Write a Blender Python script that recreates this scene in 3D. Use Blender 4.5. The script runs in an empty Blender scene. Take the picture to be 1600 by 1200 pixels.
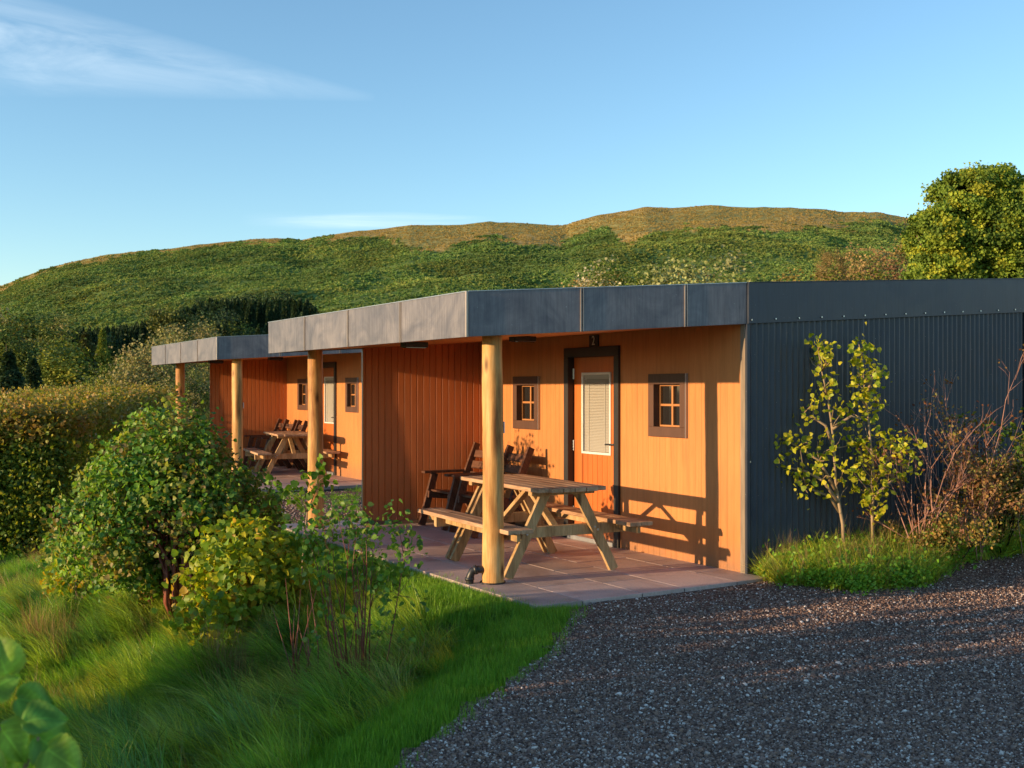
import bpy, bmesh, math, random
import numpy as np
from mathutils import Vector, Matrix, noise as mnoise

R = math.radians
scene = bpy.context.scene
COL = scene.collection
F = 1710.0; HY = 608.7; CH = 1.68          # focal length and horizon in photo pixels, eye height

# ---------------------------------------------------------------- camera
cd = bpy.data.cameras.new('camera'); cam = bpy.data.objects.new('camera', cd); COL.objects.link(cam)
cam.location = (0, 0, CH); cam.rotation_euler = (R(90), 0, 0)
cd.sensor_width = 36; cd.lens = F/1600*36; cd.shift_y = (HY-600)/1600
cd.dof.use_dof = True; cd.dof.focus_distance = 11.0; cd.dof.aperture_fstop = 7.0
cd.clip_start = 0.1; cd.clip_end = 8000
scene.camera = cam

# ---------------------------------------------------------------- light
SUN_EL = 8.0
SD = Vector((0.928, 0.392, 0)).normalized()          # horizontal direction the light travels
ld = Vector((SD.x*math.cos(R(SUN_EL)), SD.y*math.cos(R(SUN_EL)), -math.sin(R(SUN_EL))))
sl = bpy.data.lights.new('sun', 'SUN'); sl.energy = 3.25; sl.angle = R(0.5); sl.color = (1.0, 0.69, 0.38)
sun = bpy.data.objects.new('sun', sl); COL.objects.link(sun)
sun.rotation_euler = ld.to_track_quat('-Z', 'Y').to_euler()

w = bpy.data.worlds.new('World'); scene.world = w; w.use_nodes = True
nt = w.node_tree; nt.nodes.clear()
wo = nt.nodes.new('ShaderNodeOutputWorld'); bg = nt.nodes.new('ShaderNodeBackground')
sky = nt.nodes.new('ShaderNodeTexSky'); sky.sky_type = 'NISHITA'; sky.sun_disc = False
sky.sun_elevation = R(SUN_EL); sky.sun_rotation = math.atan2(-SD.x, -SD.y)
sky.air_density = 1.0; sky.dust_density = 0.0; sky.ozone_density = 4.0; sky.altitude = 150
bg.inputs['Strength'].default_value = 0.15
# thin cirrus streak, laid out in sky directions
tc = nt.nodes.new('ShaderNodeTexCoord')
sep = nt.nodes.new('ShaderNodeSeparateXYZ'); nt.links.new(tc.outputs['Generated'], sep.inputs[0])
def wm(op, a, b=None, clamp=False):
    n = nt.nodes.new('ShaderNodeMath'); n.operation = op; n.use_clamp = clamp
    for i, v in enumerate((a, b)):
        if v is None: continue
        if hasattr(v, 'is_linked') or hasattr(v, 'links'): nt.links.new(v, n.inputs[i])
        else: n.inputs[i].default_value = v
    return n.outputs[0]
ay = wm('MAXIMUM', sep.outputs['Y'], 0.05)
pu = wm('DIVIDE', sep.outputs['X'], ay); pv = wm('DIVIDE', sep.outputs['Z'], ay)
def band(c0, slope, halfw, u0, u1, amp, nscale, stretch, seed):
    # streak centred on v = c0 + slope*u, fading between u0 (full) and u1 (none)
    t = wm('SUBTRACT', pv, wm('ADD', wm('MULTIPLY', pu, slope), c0))
    comb = nt.nodes.new('ShaderNodeCombineXYZ')
    nt.links.new(wm('MULTIPLY', pu, nscale), comb.inputs[0]); nt.links.new(wm('MULTIPLY', t, nscale*stretch), comb.inputs[1]); comb.inputs[2].default_value = seed
    nz = nt.nodes.new('ShaderNodeTexNoise'); nz.inputs['Scale'].default_value = 1; nz.inputs['Detail'].default_value = 8; nz.inputs['Roughness'].default_value = 0.62
    nz.inputs['Distortion'].default_value = 0.6
    nt.links.new(comb.outputs[0], nz.inputs['Vector'])
    fade = wm('DIVIDE', wm('SUBTRACT', u1, pu), u1-u0, True)
    wdt = wm('ADD', wm('MULTIPLY', fade, halfw), 0.004)
    prof = wm('SUBTRACT', 1.0, wm('POWER', wm('ABSOLUTE', wm('DIVIDE', t, wdt)), 2.0), True)
    nn = wm('MULTIPLY', wm('SUBTRACT', nz.outputs['Fac'], 0.30), 2.6, True)
    return wm('MULTIPLY', wm('MULTIPLY', wm('MULTIPLY', prof, nn), wm('POWER', fade, 0.6)), amp, True)
b1 = band(0.2480, -0.150, 0.052, -0.50, -0.125, 0.36, 7, 4.0, 1.3)
b2 = band(0.1545, 0.0, 0.0045, -0.10, -0.015, 0.38, 8, 14, 4.1)
b2 = wm('MULTIPLY', b2, wm('DIVIDE', wm('ADD', pu, 0.25), 0.1, True))
tot = wm('ADD', b1, b2, True)
mx = nt.nodes.new('ShaderNodeMixRGB'); nt.links.new(tot, mx.inputs[0])
hs = nt.nodes.new('ShaderNodeHueSaturation'); nt.links.new(sky.outputs[0], hs.inputs['Color'])
hs.inputs['Hue'].default_value = 0.5; hs.inputs['Saturation'].default_value = 1.0; hs.inputs['Value'].default_value = 1.0
tn = nt.nodes.new('ShaderNodeMixRGB'); tn.blend_type = 'MULTIPLY'; tn.inputs[0].default_value = 1; tn.inputs[2].default_value = (1.40, 1.13, .91, 1)
nt.links.new(hs.outputs[0], tn.inputs[1]); nt.links.new(tn.outputs[0], mx.inputs[1])
mx.inputs[2].default_value = (3.6, 4.0, 4.2, 1)
nt.links.new(mx.outputs[0], bg.inputs[0]); nt.links.new(bg.outputs[0], wo.inputs[0])

scene.view_settings.view_transform = 'Standard'; scene.view_settings.look = 'None'
scene.view_settings.exposure = 1.22; scene.view_settings.gamma = 1.0

# ---------------------------------------------------------------- materials
def nmat(name):
    m = bpy.data.materials.new(name); m.use_nodes = True
    return m, m.node_tree, m.node_tree.nodes['Principled BSDF']
def ramp(t, cols, pos=None):
    r = t.nodes.new('ShaderNodeValToRGB'); n = len(cols)
    pos = pos or [i/(n-1) for i in range(n)]
    while len(r.color_ramp.elements) < n: r.color_ramp.elements.new(0.5)
    for e, c, p in zip(r.color_ramp.elements, cols, pos): e.position = p; e.color = (*c, 1)
    return r
def noise_node(t, scale, stretch=(1,1,1), detail=5, rough=0.6, coord='Object', dist=0.0):
    tcn = t.nodes.new('ShaderNodeTexCoord'); mp = t.nodes.new('ShaderNodeMapping')
    mp.inputs['Scale'].default_value = stretch
    n = t.nodes.new('ShaderNodeTexNoise'); n.inputs['Scale'].default_value = scale; n.inputs['Detail'].default_value = detail
    n.inputs['Roughness'].default_value = rough; n.inputs['Distortion'].default_value = dist
    t.links.new(tcn.outputs[coord], mp.inputs[0]); t.links.new(mp.outputs[0], n.inputs['Vector'])
    return n
def mixc(t, fac, a, b, mode='MIX'):
    m = t.nodes.new('ShaderNodeMixRGB'); m.blend_type = mode
    for i, v in ((0, fac), (1, a), (2, b)):
        if isinstance(v, (int, float)): m.inputs[i].default_value = v
        elif isinstance(v, tuple): m.inputs[i].default_value = (*v, 1)
        else: t.links.new(v, m.inputs[i])
    return m.outputs[0]
def bump(t, h, strength, dist, prev=None):
    b = t.nodes.new('ShaderNodeBump'); b.inputs['Strength'].default_value = strength; b.inputs['Distance'].default_value = dist
    t.links.new(h, b.inputs['Height'])
    if prev: t.links.new(prev, b.inputs['Normal'])
    return b.outputs[0]
def simple(name, cols, scale=8, stretch=(1,1,1), rough=0.6, metal=0.0, bs=0.2, bd=0.003, spec=0.5, rvar=0.1, detail=6):
    m, t, p = nmat(name)
    n = noise_node(t, scale, stretch, detail)
    r = ramp(t, cols, [0.28 + 0.44*i/(len(cols)-1) for i in range(len(cols))] if len(cols) > 1 else None)
    t.links.new(n.outputs['Fac'], r.inputs[0]); t.links.new(r.outputs[0], p.inputs['Base Color'])
    p.inputs['Roughness'].default_value = rough; p.inputs['Metallic'].default_value = metal
    p.inputs['Specular IOR Level'].default_value = spec
    if rvar:
        mr = t.nodes.new('ShaderNodeMapRange'); mr.inputs['To Min'].default_value = max(rough-rvar, 0.02); mr.inputs['To Max'].default_value = min(rough+rvar, 1)
        n2 = noise_node(t, scale*0.6, stretch); t.links.new(n2.outputs['Fac'], mr.inputs[0]); t.links.new(mr.outputs[0], p.inputs['Roughness'])
    if bs:
        n3 = noise_node(t, scale*3, stretch, 8)
        t.links.new(bump(t, n3.outputs['Fac'], bs, bd), p.inputs['Normal'])
    return m
M = {}
def painted(name, c, rough=0.5):
    m, t, p = nmat(name)
    a = noise_node(t, 1.6, (1, 1, 0.35), 4); b = noise_node(t, 22, (1, 1, 0.12), 6); d = noise_node(t, 6, (5, 5, 0.25), 5)
    r = ramp(t, [tuple(x*0.84 for x in c), c, tuple(min(1, x*1.12) for x in c)], [0.3, 0.5, 0.72]); t.links.new(a.outputs['Fac'], r.inputs[0])
    r2 = ramp(t, [(0.9, 0.88, 0.86), (1, 1, 1)], [0.3, 0.6]); t.links.new(b.outputs['Fac'], r2.inputs[0])
    r3 = ramp(t, [(0.86, 0.85, 0.86), (1, 1, 1)], [0.28, 0.5]); t.links.new(d.outputs['Fac'], r3.inputs[0])
    c1 = mixc(t, 1.0, r.outputs[0], r2.outputs[0], 'MULTIPLY'); c1 = mixc(t, 1.0, c1, r3.outputs[0], 'MULTIPLY')
    tco = t.nodes.new('ShaderNodeTexCoord'); sx = t.nodes.new('ShaderNodeSeparateXYZ'); t.links.new(tco.outputs['Object'], sx.inputs[0])
    m1 = t.nodes.new('ShaderNodeMapRange'); m1.inputs['From Min'].default_value = .02; m1.inputs['From Max'].default_value = .30; m1.inputs['To Min'].default_value = 1; m1.inputs['To Max'].default_value = 0; t.links.new(sx.outputs[2], m1.inputs[0])
    dn = noise_node(t, 7, (1, 1, 1), 7, 0.7); mm = t.nodes.new('ShaderNodeMath'); mm.operation = 'MULTIPLY'; t.links.new(m1.outputs[0], mm.inputs[0]); t.links.new(dn.outputs['Fac'], mm.inputs[1])
    c1 = mixc(t, mm.outputs[0], c1, (0.20, 0.13, 0.085))
    bs_ = t.nodes.new('ShaderNodeMath'); bs_.operation = 'SUBTRACT'; t.links.new(sx.outputs[0], bs_.inputs[0]); bs_.inputs[1].default_value = .065
    bd_ = t.nodes.new('ShaderNodeMath'); bd_.operation = 'DIVIDE'; t.links.new(bs_.outputs[0], bd_.inputs[0]); bd_.inputs[1].default_value = .09
    by_ = t.nodes.new('ShaderNodeMath'); by_.operation = 'DIVIDE'; t.links.new(sx.outputs[1], by_.inputs[0]); by_.inputs[1].default_value = .0792
    f1 = t.nodes.new('ShaderNodeMath'); f1.operation = 'FLOOR'; t.links.new(bd_.outputs[0], f1.inputs[0]); f2 = t.nodes.new('ShaderNodeMath'); f2.operation = 'FLOOR'; t.links.new(by_.outputs[0], f2.inputs[0])
    cb = t.nodes.new('ShaderNodeCombineXYZ'); t.links.new((f1 if name != 'red_brown_stained_timber' else f2).outputs[0], cb.inputs[0]); wn = t.nodes.new('ShaderNodeTexWhiteNoise'); t.links.new(cb.outputs[0], wn.inputs[0])
    rw = ramp(t, [(0.86, 0.86, 0.86), (1.06, 1.06, 1.06)]); t.links.new(wn.outputs['Value'], rw.inputs[0])
    c1 = mixc(t, .55 if name != 'red_brown_stained_timber' else 1.0, c1, rw.outputs[0], 'MULTIPLY')
    t.links.new(c1, p.inputs['Base Color']); p.inputs['Roughness'].default_value = rough
    p.inputs['Specular IOR Level'].default_value = 0.35
    t.links.new(bump(t, b.outputs['Fac'], 0.25, 0.002), p.inputs['Normal'])
    return m
M['paint'] = painted('orange_painted_timber', (0.57, 0.225, 0.070))
M['redpaint'] = painted('red_brown_stained_timber', (0.54, 0.150, 0.036), 0.42)
M['doorpaint'] = painted('door_paint', (0.56, 0.150, 0.030), 0.45)
M['brown'] = painted('dark_brown_paint', (0.105, 0.050, 0.032), 0.5)
M['black'] = simple('black_paint', [(0.012, 0.010, 0.010), (0.03, 0.024, 0.022)], 5, (1, 1, .3), 0.5, bs=0.15)
M['sash'] = painted('orange_sash_paint', (0.44, 0.19, 0.065))
M['white'] = simple('white_upvc', [(0.62, 0.60, 0.56), (0.78, 0.77, 0.74)], 4, rough=0.35, bs=0)
M['cornerwood'] = simple('raw_corner_board', [(0.16, 0.12, 0.085), (0.30, 0.235, 0.165)], 24, (1, 1, .1), 0.75, bs=0.5, bd=0.004)
M['alu'] = simple('aluminium_trim', [(0.34, 0.36, 0.38), (0.46, 0.48, 0.5)], 10, (1, 1, .2), 0.4, 0.7)
M['seam'] = simple('fascia_seam', [(0.30, 0.24, 0.20), (0.5, 0.42, 0.36)], 14, (1, 1, .2), 0.45, 0.5)
def metal_sheet(name, c0, c1, metal, rough):
    m, t, p = nmat(name)
    cl = noise_node(t, 2.4, (1, 1, 1), 7, 0.65, dist=1.2); st = noise_node(t, 9, (6, 6, 0.35), 6); sp = noise_node(t, 70, (1, 1, 1), 2)
    r = ramp(t, [c0, tuple((a+b)/2 for a, b in zip(c0, c1)), c1], [0.3, 0.5, 0.7]); t.links.new(cl.outputs['Fac'], r.inputs[0])
    r2 = ramp(t, [(0.6, 0.6, 0.62), (1, 1, 1)], [0.3, 0.58]); t.links.new(st.outputs['Fac'], r2.inputs[0])
    c = mixc(t, 0.8, r.outputs[0], r2.outputs[0], 'MULTIPLY')
    r3 = ramp(t, [(0, 0, 0), (1, 1, 1)], [0.74, 0.78]); t.links.new(sp.outputs['Fac'], r3.inputs[0])
    c = mixc(t, r3.outputs[0], c, (0.5, 0.5, 0.5))
    t.links.new(c, p.inputs['Base Color']); p.inputs['Metallic'].default_value = metal
    mr = t.nodes.new('ShaderNodeMapRange'); mr.inputs['To Min'].default_value = rough-.12; mr.inputs['To Max'].default_value = rough+.14
    t.links.new(cl.outputs['Fac'], mr.inputs[0]); t.links.new(mr.outputs[0], p.inputs['Roughness'])
    wv = noise_node(t, 1.5, (1, 1, .5), 3)
    t.links.new(bump(t, wv.outputs['Fac'], 0.3, 0.02), p.inputs['Normal'])
    return m
M['fascia'] = metal_sheet('weathered_fascia_metal', (0.125, 0.12, 0.14), (0.27, 0.25, 0.255), 0.35, 0.50)
M['bluefascia'] = metal_sheet('dark_blue_coated_steel', (0.018, 0.026, 0.046), (0.030, 0.040, 0.062), 0.05, 0.42)
M['corr'] = metal_sheet('corrugated_blue_steel', (0.024, 0.042, 0.066), (0.036, 0.056, 0.082), 0.0, 0.34)
M['roof'] = simple('roof_felt', [(0.05, 0.05, 0.055), (0.09, 0.09, 0.095)], 12, rough=0.9)
M['plastic'] = simple('black_plastic', [(0.014, 0.014, 0.015), (0.03, 0.03, 0.032)], 12, rough=0.42, bs=0.05)
M['steel'] = simple('steel', [(0.5, 0.5, 0.5), (0.62, 0.62, 0.62)], 20, rough=0.3, metal=0.9, bs=0)
M['digit'] = simple('pale_number', [(0.55, 0.54, 0.48), (0.66, 0.65, 0.6)], 20, rough=0.4, bs=0)
def glass_mat():
    m, t, p = nmat('dark_window_glass')
    p.inputs['Base Color'].default_value = (0.020, 0.018, 0.018, 1); p.inputs['Roughness'].default_value = 0.04
    p.inputs['Specular IOR Level'].default_value = 0.8
    n = noise_node(t, 3, (1, 1, 1), 2); t.links.new(bump(t, n.outputs['Fac'], 0.05, 0.01), p.inputs['Normal'])
    return m
M['glass'] = glass_mat()
def blind_mat():
    m, t, p = nmat('venetian_blind_slats')
    p.inputs['Base Color'].default_value = (0.40, 0.375, 0.33, 1); p.inputs['Roughness'].default_value = 0.5
    return m
M['blind'] = blind_mat()
def lumber(name, cols, axis, rough=0.7, knots=True, sc=1.0, bs=0.4):
    m, t, p = nmat(name)
    st = [1, 1, 1]; st[axis] = 0.07
    a = noise_node(t, 26*sc, tuple(st), 8, 0.65, dist=0.5)
    st2 = [1, 1, 1]; st2[axis] = 0.3
    b = noise_node(t, 5*sc, tuple(st2), 4, dist=0.8)
    r = ramp(t, cols, [0.38, 0.5, 0.62]); 
    mx_ = t.nodes.new('ShaderNodeMath'); mx_.operation = 'ADD'; mm = t.nodes.new('ShaderNodeMath'); mm.operation = 'MULTIPLY'; mm.inputs[1].default_value = 0.5
    t.links.new(a.outputs['Fac'], mx_.inputs[0]); t.links.new(b.outputs['Fac'], mx_.inputs[1]); t.links.new(mx_.outputs[0], mm.inputs[0])
    t.links.new(mm.outputs[0], r.inputs[0]); c = r.outputs[0]
    fg = noise_node(t, 130*sc, tuple(st), 6, 0.7); rf_ = ramp(t, [(0.72, 0.68, 0.62), (1.08, 1.06, 1.02)], [0.36, 0.6]); t.links.new(fg.outputs['Fac'], rf_.inputs[0]); c = mixc(t, .85, c, rf_.outputs[0], 'MULTIPLY')
    if knots:
        tcn = t.nodes.new('ShaderNodeTexCoord'); mp = t.nodes.new('ShaderNodeMapping'); s3 = [4.2, 4.2, 4.2]; s3[axis] = 1.5; mp.inputs['Scale'].default_value = s3
        v = t.nodes.new('ShaderNodeTexVoronoi'); v.inputs['Scale'].default_value = 1.35; v.inputs['Randomness'].default_value = 1
        t.links.new(tcn.outputs['Object'], mp.inputs[0]); t.links.new(mp.outputs[0], v.inputs['Vector'])
        kr = ramp(t, [(1, 1, 1), (0, 0, 0)], [0.05, 0.19]); t.links.new(v.outputs['Distance'], kr.inputs[0])
        c = mixc(t, kr.outputs[0], c, tuple(x*0.35 for x in cols[0]))
    t.links.new(c, p.inputs['Base Color']); p.inputs['Roughness'].default_value = rough; p.inputs['Specular IOR Level'].default_value = 0.3
    t.links.new(bump(t, a.outputs['Fac'], bs, 0.004), p.inputs['Normal'])
    return m
M['log'] = lumber('peeled_log_wood', [(0.26, 0.095, 0.026), (0.58, 0.30, 0.095), (0.74, 0.47, 0.20)], 2, 0.6, sc=0.5, bs=.8)
M['plank'] = lumber('picnic_plank_wood', [(0.27, 0.150, 0.085), (0.44, 0.265, 0.155), (0.56, 0.37, 0.23)], 0, 0.75)
M['legwood'] = lumber('picnic_leg_wood', [(0.24, 0.14, 0.062), (0.44, 0.28, 0.13), (0.54, 0.37, 0.19)], 2, 0.75)
M['chairwood'] = lumber('dark_stained_wood', [(0.060, 0.028, 0.018), (0.115, 0.050, 0.030), (0.19, 0.085, 0.048)], 0, 0.5)
def slabs_mat():
    m, t, p = nmat('sandstone_flags')
    at = t.nodes.new('ShaderNodeAttribute'); at.attribute_name = 'col'
    a = noise_node(t, 2.2, (1, 1, 1), 7, 0.65, dist=0.6); b = noise_node(t, 60, (1, 1, 1), 4)
    r = ramp(t, [(0.70, 0.68, 0.68), (1.0, 1.0, 1.0), (1.18, 1.1, 1.05)], [0.3, 0.5, 0.72]); t.links.new(a.outputs['Fac'], r.inputs[0])
    c = mixc(t, 1.0, at.outputs['Color'], r.outputs[0], 'MULTIPLY')
    r2 = ramp(t, [(0.8, 0.8, 0.8), (1.1, 1.1, 1.1)], [0.35, 0.65]); t.links.new(b.outputs['Fac'], r2.inputs[0])
    c = mixc(t, 0.8, c, r2.outputs[0], 'MULTIPLY'); t.links.new(c, p.inputs['Base Color'])
    mr = t.nodes.new('ShaderNodeMapRange'); mr.inputs['To Min'].default_value = 0.42; mr.inputs['To Max'].default_value = 0.85
    t.links.new(a.outputs['Fac'], mr.inputs[0]); t.links.new(mr.outputs[0], p.inputs['Roughness'])
    t.links.new(bump(t, b.outputs['Fac'], 0.35, 0.003, bump(t, a.outputs['Fac'], 0.4, 0.02)), p.inputs['Normal'])
    return m
M['slabs'] = slabs_mat()
def leaf_mat(name, tr=0.4, rough=0.45, spec=0.28):
    m, t, p = nmat(name)
    at = t.nodes.new('ShaderNodeAttribute'); at.attribute_name = 'col'
    n = noise_node(t, 30, (1, 1, 1), 3); r = ramp(t, [(0.75, 0.78, 0.7), (1.15, 1.12, 1.05)], [0.35, 0.65]); t.links.new(n.outputs['Fac'], r.inputs[0])
    c = mixc(t, 1.0, at.outputs['Color'], r.outputs[0], 'MULTIPLY')
    t.links.new(c, p.inputs['Base Color']); p.inputs['Roughness'].default_value = rough; p.inputs['Specular IOR Level'].default_value = spec
    tb = t.nodes.new('ShaderNodeBsdfTranslucent'); c2 = mixc(t, 1.0, c, (1.35, 1.3, 0.45), 'MULTIPLY'); t.links.new(c2, tb.inputs[0])
    mx_ = t.nodes.new('ShaderNodeMixShader'); mx_.inputs[0].default_value = tr
    t.links.new(p.outputs[0], mx_.inputs[1]); t.links.new(tb.outputs[0], mx_.inputs[2])
    t.links.new(mx_.outputs[0], t.nodes['Material Output'].inputs['Surface'])
    return m
M['leaf'] = leaf_mat('leaf')
M['farleaf'] = leaf_mat('far_foliage', 0.2, 0.7, 0.2)
def inst_leaf(name, cols, tr=0.3, rough=0.5, spec=0.2):
    m, t, p = nmat(name)
    oi = t.nodes.new('ShaderNodeObjectInfo'); r = ramp(t, cols); t.links.new(oi.outputs['Random'], r.inputs[0])
    at = t.nodes.new('ShaderNodeAttribute'); at.attribute_name = 'col'
    c = mixc(t, 1.0, r.outputs[0], at.outputs['Color'], 'MULTIPLY')
    a2 = t.nodes.new('ShaderNodeAttribute'); a2.attribute_type = 'INSTANCER'; a2.attribute_name = 'tint'; c = mixc(t, 1.0, c, a2.outputs['Color'], 'MULTIPLY')
    t.links.new(c, p.inputs['Base Color']); p.inputs['Roughness'].default_value = rough; p.inputs['Specular IOR Level'].default_value = spec
    tb = t.nodes.new('ShaderNodeBsdfTranslucent'); c2 = mixc(t, 1.0, c, (1.3, 1.3, 0.5), 'MULTIPLY'); t.links.new(c2, tb.inputs[0])
    mx_ = t.nodes.new('ShaderNodeMixShader'); mx_.inputs[0].default_value = tr
    t.links.new(p.outputs[0], mx_.inputs[1]); t.links.new(tb.outputs[0], mx_.inputs[2])
    t.links.new(mx_.outputs[0], t.nodes['Material Output'].inputs['Surface'])
    return m
M['grass'] = inst_leaf('meadow_grass', [(0.10, 0.23, 0.05), (0.17, 0.32, 0.05), (0.26, 0.40, 0.06), (0.38, 0.46, 0.08)], 0.45, 0.36, .35)
M['lawn'] = inst_leaf('lawn_grass', [(0.12, 0.27, 0.026), (0.17, 0.35, 0.032), (0.24, 0.40, 0.045)], 0.35, 0.45)
M['straw'] = inst_leaf('dry_straw', [(0.30, 0.19, 0.085), (0.42, 0.28, 0.13), (0.24, 0.14, 0.07)], 0.25, 0.6)
M['bracken'] = inst_leaf('bracken', [(0.125, 0.205, 0.055), (0.15, 0.235, 0.060), (0.18, 0.25, 0.064), (0.215, 0.25, 0.07), (0.135, 0.22, 0.056)], 0.2, 0.7, 0.2)
M['moor'] = inst_leaf('moor_grass', [(0.38, 0.27, 0.095), (0.41, 0.29, 0.10), (0.36, 0.28, 0.09), (0.43, 0.30, 0.115)], 0.2, 0.8, 0.1)
M['wood'] = inst_leaf('far_wood_foliage', [(0.030, 0.058, 0.020), (0.045, 0.075, 0.024), (0.075, 0.105, 0.03), (0.055, 0.08, 0.022), (0.12, 0.125, 0.035)], 0.12, 0.75, 0.15)
M['bark'] = simple('bark', [(0.09, 0.065, 0.045), (0.20, 0.15, 0.105)], 16, (1, 1, .25), 0.85, bs=0.8, bd=0.01)
M['redstem'] = simple('red_brown_stem', [(0.16, 0.035, 0.022), (0.30, 0.085, 0.05)], 30, (1, 1, .25), 0.55, bs=0.4)
M['twig'] = simple('purple_brown_twig', [(0.30, 0.14, 0.10), (0.52, 0.28, 0.20)], 30, (1, 1, .25), 0.65, bs=0.4)
M['palestem'] = simple('pale_stem', [(0.24, 0.16, 0.09), (0.38, 0.28, 0.16)], 30, (1, 1, .25), 0.65, bs=0.4)
def ground_mat():
    m, t, p = nmat('turf_soil')
    a = noise_node(t, 0.8, (1, 1, 1), 8, 0.7); r = ramp(t, [(0.035, 0.060, 0.016), (0.06, 0.09, 0.022), (0.10, 0.09, 0.035)], [0.35, 0.52, 0.7])
    t.links.new(a.outputs['Fac'], r.inputs[0]); t.links.new(r.outputs[0], p.inputs['Base Color']); p.inputs['Roughness'].default_value = 0.95
    b = noise_node(t, 25, (1, 1, 1), 6); t.links.new(bump(t, b.outputs['Fac'], 0.8, 0.04), p.inputs['Normal']); return m
M['ground'] = ground_mat()
def gravel_mat():
    m, t, p = nmat('gravel_bed')
    tcn = t.nodes.new('ShaderNodeTexCoord'); v = t.nodes.new('ShaderNodeTexVoronoi'); v.inputs['Scale'].default_value = 70
    t.links.new(tcn.outputs['Object'], v.inputs['Vector'])
    sp_ = t.nodes.new('ShaderNodeSeparateColor'); t.links.new(v.outputs['Color'], sp_.inputs[0])
    r = ramp(t, [(0.07, 0.038, 0.03), (0.13, 0.075, 0.055), (0.20, 0.12, 0.09), (0.38, 0.28, 0.22)], [0.0, 0.5, 0.85, 1.0]); t.links.new(sp_.outputs[0], r.inputs[0])
    t.links.new(r.outputs[0], p.inputs['Base Color']); p.inputs['Roughness'].default_value = 0.95; p.inputs['Specular IOR Level'].default_value = 0.1
    t.links.new(bump(t, v.outputs['Distance'], 0.9, 0.012), p.inputs['Normal']); return m
M['gravel'] = gravel_mat()
def stone_mat():
    m, t, p = nmat('gravel_stone')
    oi = t.nodes.new('ShaderNodeObjectInfo')
    r = ramp(t, [(0.12, 0.075, 0.062), (0.21, 0.135, 0.108), (0.33, 0.20, 0.135), (0.27, 0.18, 0.15), (0.43, 0.32, 0.26), (0.85, 0.74, 0.66)], [0, 0.3, 0.5, 0.72, 0.88, 1.0])
    t.links.new(oi.outputs['Random'], r.inputs[0]); n = noise_node(t, 4, (1, 1, 1), 4); r2 = ramp(t, [(0.75, .75, .75), (1.15, 1.15, 1.15)], [0.35, 0.65]); t.links.new(n.outputs['Fac'], r2.inputs[0])
    t.links.new(mixc(t, 1.0, r.outputs[0], r2.outputs[0], 'MULTIPLY'), p.inputs['Base Color']); p.inputs['Roughness'].default_value = 0.9; p.inputs['Specular IOR Level'].default_value = 0.12
    return m
M['stone'] = stone_mat()
def hill_mat():
    m, t, p = nmat('hill_surface')
    at = t.nodes.new('ShaderNodeAttribute'); at.attribute_name = 'col'
    a = noise_node(t, 0.035, (1, 1, 1), 9, 0.7); b = noise_node(t, 0.35, (1, 1, 1), 6, 0.7)
    ra = ramp(t, [(0.72, 0.76, 0.72), (1, 1, 1), (1.25, 1.12, 1.0)], [0.33, 0.5, 0.68]); t.links.new(a.outputs['Fac'], ra.inputs[0])
    rb = ramp(t, [(0.7, 0.75, 0.7), (1.2, 1.15, 1.1)], [0.35, 0.65]); t.links.new(b.outputs['Fac'], rb.inputs[0])
    c = mixc(t, 1.0, at.outputs['Color'], ra.outputs[0], 'MULTIPLY'); c = mixc(t, 1.0, c, rb.outputs[0], 'MULTIPLY')
    t.links.new(c, p.inputs['Base Color']); p.inputs['Roughness'].default_value = 0.95; p.inputs['Specular IOR Level'].default_value = 0.1
    t.links.new(bump(t, b.outputs['Fac'], 0.8, 0.8), p.inputs['Normal']); return m
M['hill'] = hill_mat()

# ---------------------------------------------------------------- helpers
def tag(o, label=None, cat=None, group=None, kind=None):
    if label: o['label'] = label
    if cat: o['category'] = cat
    if group: o['group'] = group
    if kind: o['kind'] = kind
    return o
def empty(name, loc=(0, 0, 0), rz=0, label=None, cat=None, group=None):
    o = bpy.data.objects.new(name, None); COL.objects.link(o); o.location = loc; o.rotation_euler = (0, 0, rz); o.empty_display_size = 0.2
    return tag(o, label, cat, group)
def np_mesh(name, V, Fq, col=None, smooth=False):
    """V (n,3) array, Fq (m,k) int array with k corners each."""
    me = bpy.data.meshes.new(name); V = np.asarray(V, dtype=np.float32); Fq = np.asarray(Fq, dtype=np.int32)
    me.vertices.add(len(V)); me.vertices.foreach_set('co', V.ravel())
    k = Fq.shape[1]; me.loops.add(Fq.size); me.loops.foreach_set('vertex_index', Fq.ravel())
    me.polygons.add(len(Fq)); me.polygons.foreach_set('loop_start', np.arange(0, Fq.size, k, dtype=np.int32))
    if smooth: me.polygons.foreach_set('use_smooth', np.ones(len(Fq), dtype=bool))
    me.update(calc_edges=True)
    if col is not None:
        a = me.color_attributes.new('col', 'FLOAT_COLOR', 'POINT')
        c = np.ones((len(V), 4), dtype=np.float32); c[:, :3] = col; a.data.foreach_set('color', c.ravel())
    return me
def link(name, me, mat, parent=None):
    o = bpy.data.objects.new(name, me); COL.objects.link(o)
    if mat and not me.materials: me.materials.append(mat)
    if parent: o.parent = parent
    return o
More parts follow.
